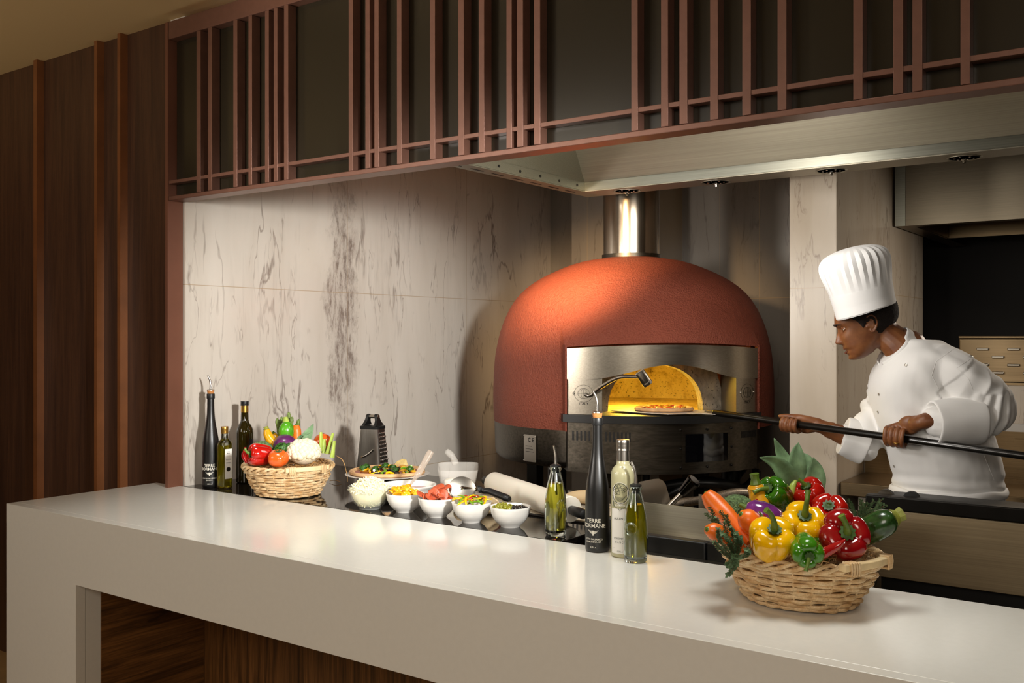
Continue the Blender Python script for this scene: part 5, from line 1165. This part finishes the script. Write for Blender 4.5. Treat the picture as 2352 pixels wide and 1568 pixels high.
for path, w in [([rt, P(700, 1010, 3.8), P(712, 990, 3.8), P(720, 973, 3.8)], .018), ([rt, P(690, 1015, 3.8), P(692, 1004, 3.8), P(695, 1000, 3.79)], .014), ([rt, P(702, 1012, 3.78), P(710, 1004, 3.78), P(718, 992, 3.78)], .016), ([rt, P(712, 1020, 3.82), P(722, 1014, 3.82)], .014)]: leaf_strap(path, w, M['leek_d'], 'leaf', t)
b = MB(); b.tube([rt, rt - Vector((0, 0, .04))], .014, 12); b.build('shank', M['leek_l'], t)
for i, (x, y, x2, y2, d) in enumerate([(737, 992, 738, 1035, 3.74), (765, 994, 752, 1042, 3.74), (768, 1012, 763, 1050, 3.72), (745, 1008, 744, 1040, 3.75)]):
    a_, c_ = P(x, y, d), P(x2, y2, d); b = MB(); b.tube([a_, a_.lerp(c_, .5), c_], [.0065, .0085, .0115], 12, flat=.6); tag(b.build('celery_stick', M['celery']), ['leftmost pale green celery stick of the left basket', 'tallest celery stick, leaning right in the left basket', 'rightmost celery stick at the rim of the left basket', 'short celery stick between the two tall ones'][i], 'celery', 'celery sticks in the left basket')
for i, (x, y, x2, y2) in enumerate([(563, 1027, 568, 1062), (556, 1040, 574, 1063), (570, 1040, 582, 1066)]):
    cyl_veg('chili_pepper', ['topmost slim red chili at the left rim of the left basket', 'slim red chili nearest the brown bottle in the left basket', 'slim red chili nearest the red pepper at the left rim'][i], 'chili pepper', [P(x, y, 3.64), P((x + x2) / 2 - 4, (y + y2) / 2, 3.63), P(x2, y2, 3.62)], [.002, .007, .0085, .008], M['chili'], group='chilies at the left rim')
t = thing('parsley_bunch', 'curly green parsley between the purple cabbage and cauliflower', 'herb', P(648, 1034, 3.62)); b = MB(); rs = random.Random(5); leafy(b, Vector((0, 0, 0)), .030, 420, rs, .006); leafy(b, Vector((.012, .02, .004)), .024, 240, rs, .006); b.build('leaves', M['parsley'], t, smooth=0)
b = MB(); b.tube([(0, 0, 0), (0, 0, -.04)], .004, 6); b.build('stem', M['stem'], t)
# stray straws on the granite
for pts_ in ([P(772, 1046, 3.66), P(788, 1058, 3.6), P(797, 1090, 3.62), P(798, 1106, 3.66)], [P(757, 1104, 4.02), P(772, 1103, 4.0), P(784, 1107, 3.99)]):
    b = MB(); b.tube(bez(pts_, 14), .0012, 5); tag(b.build('straw_strand', M['straw']), 'single stray straw strand beside the left basket' if pts_[0].z > .96 and pts_[0].z > 1.0 else 'stray straw strand lying on the granite', 'straw')
# ================================================================ the cook
def m_skin():
    t = NT('brown_skin'); n = t.noise(t.map(), 26, 4); f = t.noise(t.map(), 420, 2)
    t.p(color=t.ramp(n, [(.3, '#6e4128'), (.55, '#80502f'), (.75, '#8f5c38')]), rough=.42, sss=.12, ssss=.008, spec=.45); t.bump(f, .15, .001); return t.mat
def m_cloth(name, col='#e9e8e6'):
    t = NT(name); w = t.noise(t.map(), 700, 2); t.p(color=col, rough=.85, sheen=.2); t.bump(w, .15, .0006); return t.mat
M['skin'] = m_skin(); M['cloth'] = m_cloth('white_cotton'); M['paper'] = m_cloth('white_paper_hat', '#efefef')
M['hair'] = simple('black_hair', '#1c130e', .9, var=.5, vscale=200, bump=1.0, bscale=500); M['trouser'] = simple('black_trousers', '#15151a', .8); M['lip'] = simple('lips', '#6b3a2c', .4)
def remesh(mb, name, mat, vox, smooth_it=4, par=None, disp=None, fac=.5):
    me = bpy.data.meshes.new(name); me.from_pydata(mb.v, [], mb.f); me.update()
    bm = bmesh.new(); bm.from_mesh(me); bmesh.ops.recalc_face_normals(bm, faces=bm.faces); bm.to_mesh(me); bm.free()
    o = bpy.data.objects.new(name, me); C.objects.link(o)
    m = o.modifiers.new('r', 'REMESH'); m.mode = 'VOXEL'; m.voxel_size = vox; m.use_smooth_shade = True
    if smooth_it: m = o.modifiers.new('s', 'SMOOTH'); m.factor = fac; m.iterations = smooth_it
    dg = bpy.context.evaluated_depsgraph_get(); me2 = bpy.data.meshes.new_from_object(o.evaluated_get(dg)); o.modifiers.clear(); o.data = me2; bpy.data.meshes.remove(me); me2.name = name
    me2.materials.clear(); me2.materials.append(mat)
    if disp:
        ns = [v.normal.copy() for v in me2.vertices]
        for v, n_ in zip(me2.vertices, ns): v.co += n_ * disp(v.co, n_)
        me2.update()
    me2.shade_smooth()
    if par: o.parent = par
    return o
ch = thing('person', 'cook in white chef jacket and tall white hat pushing the long peel into the oven', 'person', (0, 0, 0))
def limb(mb, pts, rad, seg=18, n=20, flat=1.0, up=None):
    path = bez(pts, n); L_ = len(rad); mb.tube(path, [smt([(i / (L_ - 1), rad[i]) for i in range(L_)], k / (n - 1)) for k in range(n)], seg, flat=flat, up=up)
    a, c_ = path[0], path[-1]; mb.sphere(a, rad[0] * .97, 14, 8); mb.sphere(c_, rad[-1] * .97, 14, 8)
# --- head frame
yw, pt = math.radians(10), math.radians(20)
f0 = (-CR * math.cos(yw) + CW * math.sin(yw)); HL = CU.cross(f0).normalized(); HF = (f0 * math.cos(pt) - CU * math.sin(pt)); HU = (CU * math.cos(pt) + f0 * math.sin(pt))
HO = P(2000, 746, 3.55) - HL * .066
def H(x, y, z): return HO + HF * x + HL * y + HU * z
xf = [(-.108, .080), (-.104, .092), (-.097, .1015), (-.085, .1035), (-.0725, .1035), (-.063, .103), (-.052, .107), (-.037, .108), (-.02, .1075), (.0, .107), (.019, .1055), (.030, .1075), (.040, .1085), (.060, .1035), (.085, .091), (.110, .065), (.125, .030), (.132, -.005)]
xb = [(-.108, .045), (-.100, .015), (-.085, -.005), (-.065, -.028), (-.04, -.065), (-.015, -.098), (.01, -.112), (.04, -.118), (.07, -.112), (.10, -.088), (.125, -.045), (.132, -.02)]
wd_ = [(-.108, .016), (-.103, .030), (-.095, .040), (-.08, .050), (-.06, .058), (-.03, .064), (.0, .069), (.03, .073), (.06, .075), (.09, .068), (.115, .045), (.132, .010)]
def head_f(u, v):
    z = -.108 + .240 * v; a = 2 * PI * u; F_, B_, w = smt(xf, z), smt(xb, z), smt(wd_, z)
    xc = (F_ + B_) / 2 + .012 * max(0, 1 - abs(z) / .1); c_, s_ = math.cos(a), math.sin(a)
    hx = (F_ - xc) if c_ > 0 else (xc - B_)
    e = 2.25; r = 1 / ((abs(c_) ** e + abs(s_) ** e) ** (1 / e)); x = xc + hx * c_ * r; y = w * s_ * r
    if c_ > 0:
        g = lambda y0, z0, sy, sz: math.exp(-((abs(y) - y0) / sy) ** 2 - ((z - z0) / sz) ** 2)
        x += .0235 * math.exp(-(y / (.0085 if z < -.01 else .0065)) ** 2) * (smt([(-.040, 0), (-.034, .55), (-.026, 1), (-.015, .86), (.0, .45), (.014, .10), (.022, 0)], z) if -.04 < z < .022 else 0)
        x += .0090 * g(.0115, -.028, .0060, .0075)                      # nostril wings
        x -= .0105 * g(.031, .016, .015, .0115)                          # eye sockets
        x += .0030 * g(.026, .037, .020, .007)                           # brow ridge
        x += .0050 * g(.038, -.016, .017, .017)                          # cheek
        x += .0050 * math.exp(-(y / .021) ** 2) * math.exp(-((z + .053) / .0052) ** 2) + .0055 * math.exp(-(y / .018) ** 2) * math.exp(-((z + .0725) / .0055) ** 2)
        x -= .0030 * math.exp(-(y / .023) ** 2) * math.exp(-((z + .0625) / .0022) ** 2)
        x -= .0030 * math.exp(-(y / .022) ** 2) * math.exp(-((z + .084) / .005) ** 2)
        x += .0040 * math.exp(-(y / .017) ** 2) * math.exp(-((z + .098) / .009) ** 2)
    return H(x, y, z)
body = MB(); body.grid(head_f, 150, 130, cu=True, cap0=True, cap1=True)
for sg in (1, -1):       # ears: rim, inner fold, lobe, back plate
    def E_(x, y, z, sg=sg): return H(x, sg * (.066 + y), z)
    rim = [(.012, .006, .012), (.012, .010, .024), (.002, .016, .034), (-.012, .019, .033), (-.021, .020, .020), (-.021, .018, .002), (-.013, .013, -.014), (-.002, .009, -.024), (.006, .006, -.023), (.009, .005, -.014)]
    body.tube(bez([E_(*q) for q in rim], 40), [.0030] * 8 + [.0036] * 20 + [.0042] * 12, 8)
    body.tube(bez([E_(.000, .010, .022), E_(-.010, .013, .018), E_(-.011, .012, .004), E_(-.004, .010, -.010)], 16), .0028, 8)
    body.sphere(E_(-.006, .004, .004), (.017, .007, .028), 14, 10, M=Matrix((HF, HL, HU)).transposed())
    body.sphere(E_(.013, .004, -.002), (.005, .005, .006), 8, 6, M=Matrix((HF, HL, HU)).transposed())
# neck, trunk, legs under the clothes
nk = P(2088, 800, 3.58)
limb(body, [H(-.035, 0, .0), H(-.050, 0, -.055), nk + CR * -.035 + CU * .008, nk + CU * -.06], [.058, .056, .062, .075], n=16)
body.sphere(H(.005, 0, -.060), (.062, .050, .034), 20, 12, M=Matrix((HF, HL, HU)).transposed())
limb(body, [nk, P(2125, 900, 3.6), P(2155, 1010, 3.6), P(2178, 1130, 3.6)], [.07, .13, .13, .13], n=14)
hipc = P(2176, 1165, 3.60)
# arms
shL, elL, wrL = P(2205, 862, 3.44), P(2292, 948, 3.42), P(2128, 966, 3.40)
shR, elR, wrR = P(2065, 872, 3.75), P(1985, 1018, 3.70), P(1882, 978, 3.73)
limb(body, [shL, shL.lerp(elL, .5), elL], [.055, .048, .040]); limb(body, [elL, elL.lerp(wrL, .3), elL.lerp(wrL, .7), wrL], [.040, .046, .036, .030], flat=.85)
limb(body, [shR, shR.lerp(elR, .5), elR], [.055, .048, .040]); limb(body, [elR, elR.lerp(wrR, .35), elR.lerp(wrR, .7), wrR], [.042, .046, .036, .028], flat=.88)
# hands
def pole_at(px):
    a, c_ = p0, p1; lo, hi = 0., 1.
    for _ in range(40):
        m = (lo + hi) / 2; q = a.lerp(c_, m) - CP; x = 1176 + 2225 * q.dot(CR) / q.dot(CW)
        if x < px: lo = m
        else: hi = m
    return a.lerp(c_, lo)
pd = (p1 - p0).normalized()
def ring_pt(c0, s_, ang, r):
    e2 = (-CW + pd * CW.dot(pd)).normalized(); e3 = pd.cross(e2); e3 = e3 if e3.z > 0 else -e3
    a = math.radians(ang); return c0 + pd * s_ + (e2 * math.cos(a) + e3 * math.sin(a)) * r
def fingers(c0, wr, offs, angs, rads, lens, thumb, thr, pr=.0155, mc=.0125):
    for i, s_ in enumerate(offs):
        k = lens[i]; kn = ring_pt(c0, s_, angs[0], rads[0])
        path = [ring_pt(c0, s_ + .002 * (j / 5) * (1.5 - i), a, r) for j, (a, r) in enumerate(zip(angs, rads))]
        path = path[:max(3, int(len(path) * k + .5))]
        pp = bez(path, 26); r0 = [.0092, .0090, .0088, .0084][0] * [1, 1.03, .98, .86][i]
        body.tube(pp, [r0 * (1.10 - .28 * (j / 25)) * (1 + .07 * math.exp(-((j / 25 - .42) / .07) ** 2) + .05 * math.exp(-((j / 25 - .74) / .06) ** 2)) for j in range(26)], 12); body.sphere(pp[-1], r0 * .82, 10, 8); body.sphere(kn, r0 * 1.22, 12, 8)
        w0 = wr.lerp(kn, .12) + pd * (s_ * .35)
        limb(body, [w0, wr.lerp(kn, .55) + pd * s_ * .25, kn], [.017, .0145, r0 * 1.15], 12, 12)
    th = bez(thumb, 20); body.tube(th, [smt([(j / (len(thr) - 1), thr[j]) for j in range(len(thr))], k / 19) for k in range(20)], 12); body.sphere(th[-1], thr[-1], 10, 8)
cL = pole_at(2060)
fingers(cL, wrL, [-.031, -.010, .011, .031], [88, 48, 8, -34, -80, -128, -165], [.034, .040, .033, .030, .0275, .0245, .0235], [1, 1, 1, .9],
        [wrL + CU * .0 + CW * .012, ring_pt(cL, .006, 120, .036), ring_pt(cL, -.022, 150, .029), ring_pt(cL, -.034, 195, .025), ring_pt(cL, -.036, 240, .025)], [.018, .015, .012, .0105, .0085])
kc = ring_pt(cL, .0, 88, .036); dl = (kc - wrL).normalized(); e3_ = pd.cross(dl).normalized(); pw = (pd - dl * pd.dot(dl)).normalized()
body.sphere(wrL.lerp(kc, .58), (.044, .035, .019), 20, 14, M=Matrix((dl, pw, e3_)).transposed()); limb(body, [elL.lerp(wrL, .7), wrL, wrL.lerp(kc, .35)], [.037, .033, .030], 18, 12, flat=.85)
cR = pole_at(1818)
fingers(cR, wrR, [-.032, -.012, .009, .029], [190, 235, 275, 318, 352, 25, 48], [.030, .031, .029, .028, .0262, .0245, .0238], [1, 1, 1, 1],
        [wrR + CU * .010, ring_pt(cR, .035, 118, .026), ring_pt(cR, .002, 108, .027), ring_pt(cR, -.030, 104, .0255), ring_pt(cR, -.052, 100, .0225)], [.020, .016, .0115, .0100, .0078])
kc = ring_pt(cR, .0, 200, .030); dl = (kc - wrR).normalized(); pw = CW.cross(dl).normalized(); e3_ = dl.cross(pw).normalized()
body.sphere(wrR.lerp(kc, .5), (.040, .030, .022), 20, 14, M=Matrix((dl, pw, e3_)).transposed()); limb(body, [elR.lerp(wrR, .75), wrR, wrR.lerp(kc, .3)], [.034, .029, .027], 18, 12, flat=.88)
for s_ in (-1, 1):
    kn_ = hipc + CR * (.02 * s_ - .03) - CW * (s_ * .09) + CU * -.45; ft = hipc + CR * (.06 * s_) - CW * (s_ * .10); ft = Vector((ft.x, ft.y, .07))
    limb(body, [hipc - CW * (s_ * .08) + CU * -.02, kn_, ft], [.080, .055, .040], 14, 16)
body.sphere(hipc, (.14, .13, .12), 20, 12, M=Matrix.Rotation(YAW, 3, 'Z'))
ob = remesh(body, 'body', M['skin'], .0028, 5, ch)
# face details
for sg in (1, -1):
    b = MB(); b.sphere(H(.0815, sg * .031, .0150), .0118, 20, 14); ey = b.build('eye', simple('eye_white', '#cfc8c0', .15), ch)
    b = MB(); b.sphere(H(.0878, sg * .031, .0145), .0062, 14, 10); b.build('iris', simple('dark_iris', '#120a06', .1), ey)
    for (z0, z1, dn) in ((.0245, .0185, 0), (.0075, .0105, 1)):
        b = MB(); b.tube(bez([H(.0905, sg * .0185, .0150), H(.0935, sg * .029, z0 - (.0015 if not dn else -.001)), H(.0865, sg * .0435, .0145)], 12), [.0015, .0024, .0028, .003, .003, .003, .003, .003, .003, .0028, .0022, .0014], 8); b.build('eyelid', M['skin'], ch)
    b = MB(); b.tube(bez([H(.1085, sg * .012, .0345), H(.1075, sg * .026, .0395), H(.0945, sg * .046, .0350)], 16), [.0022, .003, .0036, .004, .004, .004, .004, .004, .0036, .0034, .003, .003, .0026, .002, .0016, .001], 8, flat=.8); b.build('eyebrow', M['hair'], ch)
b = MB()
for z, h_ in ((-.0555, .0028), (-.0705, .0034)): b.tube(bez([H(.0985, -.021, -.0625), H(.1070, -.009, z), H(.1085, 0, z), H(.1070, .009, z), H(.0985, .021, -.0625)], 18), [.0005 + h_ * math.sin(PI * k / 17) for k in range(18)], 8)
b.build('lips', M['lip'], ch)
# hair: shell over skull from hairline to nape
def hairf(u, v):
    a = math.radians(38) + (2 * PI - math.radians(76)) * u; z = -.052 + .150 * v
    c_ = math.cos(a)
    zl = lerpt([(-1, -.048), (-.7, -.046), (-.45, -.040), (-.2, -.018), (-.05, .010), (.08, .008), (.17, -.004), (.26, .010), (.38, .032), (.55, .050), (.8, .066)], c_)
    z = zl + (.115 - zl) * v
    q = Vector(head_f(a / (2 * PI), (z + .108) / .240)); ctr = H(-.005, 0, z); d_ = (q - ctr).normalized(); 
    off = .0015 + .0065 * min(1, v * 6) * (1 + .35 * noise.noise(q * 190))
    if v == 0: off = -.003
    return q + d_ * off
b = MB(); b.grid(hairf, 150, 44); b.build('hair', M['hair'], ch, smooth=180)
# hat
ht = math.radians(14); HA = (CU * math.cos(ht) - CR * math.sin(ht) * 1.0).normalized(); HX = (-CR - HA * (-CR).dot(HA)).normalized(); HY = HA.cross(HX)
hb_ = P(1989, 712, 3.55)
tl = math.tan(math.radians(4.5))
def hatp(a, z, r, pl=0):
    k = 1 + pl * (abs(((a * 26 / (2 * PI)) % 1) - .5) * 2 - .5)
    return hb_ + HX * (r * .104 / .1 * math.cos(a) * k) + HY * (r * .92 * math.sin(a) * k) + HA * (z - r * math.cos(a) * tl * max(0, 1 - z / .09))
b = MB(); b.grid(lambda u, v: hatp(2 * PI * u, -.004 + .080 * v, .103 + .007 * v), 96, 6, cu=True); b.grid(lambda u, v: hatp(2 * PI * u, -.004 + .080 * v, .100 + .007 * v), 96, 6, cu=True)
hat = b.build('chef_hat', M['paper'], ch, smooth=60)
hp_ = [(.0, .106), (.03, .106), (.074, .1085), (.12, .1155), (.160, .1215), (.185, .1205), (.205, .112), (.220, .094), (.230, .066), (.236, .030), (.237, .002)]
b = MB(); b.grid(lambda u, v: hatp(2 * PI * u, smt([(i, hp_[i][0]) for i in range(len(hp_))], v * 10), smt([(i, hp_[i][1]) for i in range(len(hp_))], v * 10), .040 * smt([(0, 0), (.2, .1), (.35, 1), (.6, 1.1), (.75, .6), (1, 0)], v)), 416, 50, cu=True, cap1=True); b.build('pleated_crown', M['paper'], hat, smooth=22)
# jacket
jk = MB()
rows = [(1185, 2176, .190, .165, 3.60), (1150, 2176, .192, .162, 3.60), (1115, 2176, .190, .158, 3.60), (1080, 2174, .195, .160, 3.60), (1020, 2157, .196, .165, 3.60), (960, 2138, .196, .170, 3.60), (905, 2126, .196, .178, 3.60), (865, 2124, .186, .188, 3.595), (835, 2126, .165, .185, 3.59), (812, 2124, .135, .165, 3.585), (795, 2115, .100, .115, 3.58), (780, 2106, .078, .082, 3.58)]
n = 40
def jrow(r_):
    y, x, a_, b_, d = r_; c_ = P(x, y, d)
    o_ = []
    for k in range(n):
        t_ = 2 * PI * k / n; e = 2.3; cc, ss = math.cos(t_), math.sin(t_); r = 1 / ((abs(cc) ** e + abs(ss) ** e) ** (1 / e)); ax = Vector((CR.x, CR.y, 0)); o_.append(c_ + CR * a_ * cc * r - CW * b_ * ss * r)
    return o_
vs = []
for i in range(len(rows) - 1):
    A, B_ = rows[i], rows[i + 1]
    for k in range(4):
        t_ = k / 4; vs += jrow([smt([(j, rows[j][m]) for j in range(len(rows))], i + t_) for m in range(5)])
vs += jrow(rows[-1]); nr = len(vs) // n
jk.add(vs, [tuple(range(n))[::-1], tuple(range((nr - 1) * n, nr * n))] + [(j * n + k, j * n + (k + 1) % n, (j + 1) * n + (k + 1) % n, (j + 1) * n + k) for j in range(nr - 1) for k in range(n)])
limb(jk, [P(2150, 838, 3.5), shL, P(2262, 905, 3.42), elL], [.085, .082, .076, .064], 24, 24)
limb(jk, [elL, P(2255, 958, 3.42), P(2205, 962, 3.41), P(2160, 968, 3.405)], [.064, .070, .068, .064], 24, 20)
limb(jk, [P(2090, 850, 3.66), shR, P(2020, 955, 3.72), elR + CU * .0], [.085, .080, .070, .064], 24, 24)
limb(jk, [elR, P(1972, 1012, 3.71), P(1955, 1006, 3.715)], [.064, .064, .060], 24, 14)
def axis_d(p, a, c_):
    d_ = c_ - a; t_ = (p - a).dot(d_) / d_.length_squared; return t_, (p - a - d_ * t_)
def wr(p, n_):
    d = .0075 * noise.noise(Vector((p.dot(CR) * 7, p.z * 5, p.dot(CW) * 7))) + .0010 * noise.noise(p * 26)
    t_, o1 = axis_d(p, shL, elL)
    if -.1 < t_ < 1.35 and o1.length < .11: d += .0075 * (1 - abs(2 * noise.noise(Vector((t_ * 2.6 + o1.z * 9, o1.dot(CR) * 5, o1.dot(CW) * 5))))) * min(1, max(0, t_ + .1) * 2) - .004
    t_, o1 = axis_d(p, elL, wrL)
    if -.1 < t_ < .45 and o1.length < .10: d += .0060 * math.sin(t_ * 46 + o1.z * 40 + 3 * noise.noise(p * 12)) * math.exp(-((t_ - .18) / .2) ** 2)
    t_, o1 = axis_d(p, shR, elR)
    if .0 < t_ < 1.3 and o1.length < .10: d += .0070 * math.sin(t_ * 24 + o1.z * 30 + 3 * noise.noise(p * 10))
    # drag folds from armpit across the side, gathers at the waist
    ap = P(2190, 925, 3.42); v_ = p - ap; r = v_.length
    if r < .34: d += .0060 * math.sin((v_.z * 60 + v_.dot(CR) * 38) + 3 * noise.noise(p * 5)) * math.exp(-((r - .06) / .12) ** 2)
    zz = (P(2176, 1112, 3.6).z); d += .0045 * math.sin((p.z - zz) * 120 + 4 * noise.noise(Vector((p.x * 4, p.y * 4, 1)))) * math.exp(-((p.z - zz) / .045) ** 2)
    return d
jo = remesh(jk, 'jacket', M['cloth'], .0058, 5, ch, wr)
# turned-back cuffs
def cuff(a, c_, r0, r1, name='cuff'):
    d_ = (c_ - a).normalized(); u = (CU - d_ * CU.dot(d_)).normalized(); w = d_.cross(u); b = MB(); Ln = (c_ - a).length
    pr = [(0, r0 - .004), (.0, r0 + .002), (.1, r0 + .003), (.5, (r0 + r1) / 2 + .003), (.92, r1 + .004), (1.0, r1 + .001), (1.0, r1 - .005), (.9, r1 - .012), (.8, r1 - .022)]
    def f(uu, v):
        i = v * (len(pr) - 1); t_ = smt([(j, pr[j][0]) for j in range(len(pr))], i); r = smt([(j, pr[j][1]) for j in range(len(pr))], i); A_ = 2 * PI * uu
        q_ = a + d_ * Ln * t_; r *= 1 + .05 * noise.noise(Vector((math.cos(A_) * 1.3, math.sin(A_) * 1.3, t_ * 2 + a.x))); r += .0015 * math.sin(A_ * 5 + t_ * 6)
        return q_ + (u * math.sin(A_) * 1.0 + w * math.cos(A_) * .9) * r
    b.grid(f, 64, 34, cu=True); return b.build(name, M['cloth'], ch, smooth=180)
cuff(P(2246, 962, 3.415), P(2143, 970, 3.402), .086, .074)
cuff(P(1990, 1019, 3.705), P(1936, 1000, 3.72), .080, .070)
# collar: stand collar open at the throat
b = MB()
ca, cbk = P(2020, 834, 3.585), P(2086, 757, 3.585); cA = (cbk - ca) / 2; cN = Vector(cA).cross(CW).normalized(); cN = cN if cN.dot(CR) < 0 else -cN; cM = (ca + cbk) / 2 - cN * .050
def colf(u, v):
    A_ = math.radians(-166) + math.radians(332) * u   # 0 = nape
    k = 1.10 - .12 * v
    return cM + cA * math.cos(A_) * k - CW * (.078 * k) * math.sin(A_) + cN * (.052 * v + (.012 * v if abs(A_) < 1.2 else 0)) - CU * (.012 * (1 - v) * (1 - math.cos(A_)))
b.grid(colf, 60, 8); o = b.build('collar', M['cloth'], ch, smooth=180, fix=False); m = o.modifiers.new('s', 'SOLIDIFY'); m.thickness = .005; m.offset = 0
# snap buttons pressed on the jacket surface, pocket patch and seams
from mathutils.bvhtree import BVHTree
bt = BVHTree.FromPolygons([v.co for v in jo.data.vertices], [tuple(p.vertices) for p in jo.data.polygons])
def on_j(px, py, off=.001):
    r = (P(px, py, 1) - CP).normalized(); h_ = bt.ray_cast(CP, r)
    if h_[0] is None: return None, None
    return h_[0] + h_[1] * off, h_[1]
for (x, y) in ((2081, 838), (2019, 905), (2017, 946), (2054, 1070), (2231, 818)):
    q, nn = on_j(x, y)
    if q is not None:
        b = MB(); b.lathe([(0, 0), (.0042, 0), (.0052, .0006), (.0052, .0016), (.0036, .0020), (.0030, .0010), (0, .0010)], 18, o=q, M=nn.to_track_quat('Z', 'Y').to_matrix()); b.build('button', M['paper'] if False else simple('snap_button', '#b8b2a8', .3, .6), jo)
def seam(pts_, name='seam'):
    L_ = []
    for i in range(len(pts_) - 1):
        for k in range(10):
            x = pts_[i][0] + (pts_[i + 1][0] - pts_[i][0]) * k / 10; y = pts_[i][1] + (pts_[i + 1][1] - pts_[i][1]) * k / 10; q, nn = on_j(x, y, .0002)
            if q is not None: L_.append(q)
    if len(L_) > 3: b = MB(); b.tube(L_, .0006, 5); b.build(name, M['cloth'], jo)
seam([(2106, 772), (2150, 776), (2192, 800)]); seam([(2240, 985), (2262, 1050), (2286, 1108)]); seam([(2197, 845), (2225, 870), (2236, 898)]); seam([(2197, 845), (2232, 822)])
seam([(2192, 800), (2150, 830), (2140, 862), (2160, 900)])
# neckerchief edge showing inside the collar
# apron: waistband and skirt
b = MB(); zt_ = P(2176, 1118, 3.6).z; hc = P(2177, 1150, 3.60)
def apf(u, v):
    A_ = 2 * PI * u; z = zt_ - .01 - (.62 * v); r = 1 + .02 * min(1, v * 8) + .03 * v; fo = .004 + .012 * v
    rx = .196 * r + fo * math.sin(A_ * 11 + 2 * v) ; ry = .170 * r + fo * math.sin(A_ * 9 + 1)
    p_ = hc + CR * rx * math.cos(A_) - CW * ry * math.sin(A_); return Vector((p_.x, p_.y, z + (.004 * math.sin(A_ * 7) if v == 0 else 0)))
b.grid(apf, 110, 26, cu=True); b.build('apron', M['cloth'], ch, smooth=180)
b = MB(); b.tube([hc + CR * (.199 * math.cos(2 * PI * k / 60)) - CW * (.172 * math.sin(2 * PI * k / 60)) + CU * (zt_ - hc.z - .012 + .003 * math.sin(k * .7)) for k in range(60)], .010, 8, closed=True, flat=1.6); b.build('apron_tie', M['cloth'], ch, smooth=180)
tr = MB()
for s_ in (-1, 1):
    kn_ = hipc + CR * (.02 * s_ - .03) - CW * (s_ * .09) + CU * -.45; ft = hipc + CR * (.06 * s_) - CW * (s_ * .10); ft = Vector((ft.x, ft.y, .08))
    limb(tr, [hipc - CW * (s_ * .08) + CU * -.04, kn_, ft], [.095, .075, .065], 16, 16)
tr.sphere(hipc + CU * -.04, (.16, .145, .12), 20, 12, M=Matrix.Rotation(YAW, 3, 'Z')); remesh(tr, 'trousers', M['trouser'], .010, 3, ch)
for s_ in (-1, 1):
    ft = hipc + CR * (.06 * s_ - .05) - CW * (s_ * .10); b = MB(); b.sphere((ft.x, ft.y, .046), (.135, .05, .045), 20, 12, M=Matrix.Rotation(YAW, 3, 'Z')); b.v = [(x, y, max(.002, z)) for x, y, z in b.v]; b.build('shoe', M['black_rub'], ch)
# ring on the left hand
rc = ring_pt(cL, .011, -22, .031); b = MB(); ta = (ring_pt(cL, .011, -34, .030) - ring_pt(cL, .011, -8, .032)).normalized(); q1_ = ta.orthogonal().normalized(); q2_ = ta.cross(q1_)
b.tube([rc + (q1_ * math.cos(2 * PI * k / 24) + q2_ * math.sin(2 * PI * k / 24)) * .0098 for k in range(24)], .0016, 8, closed=True); b.build('ring', M['gold'], ch)
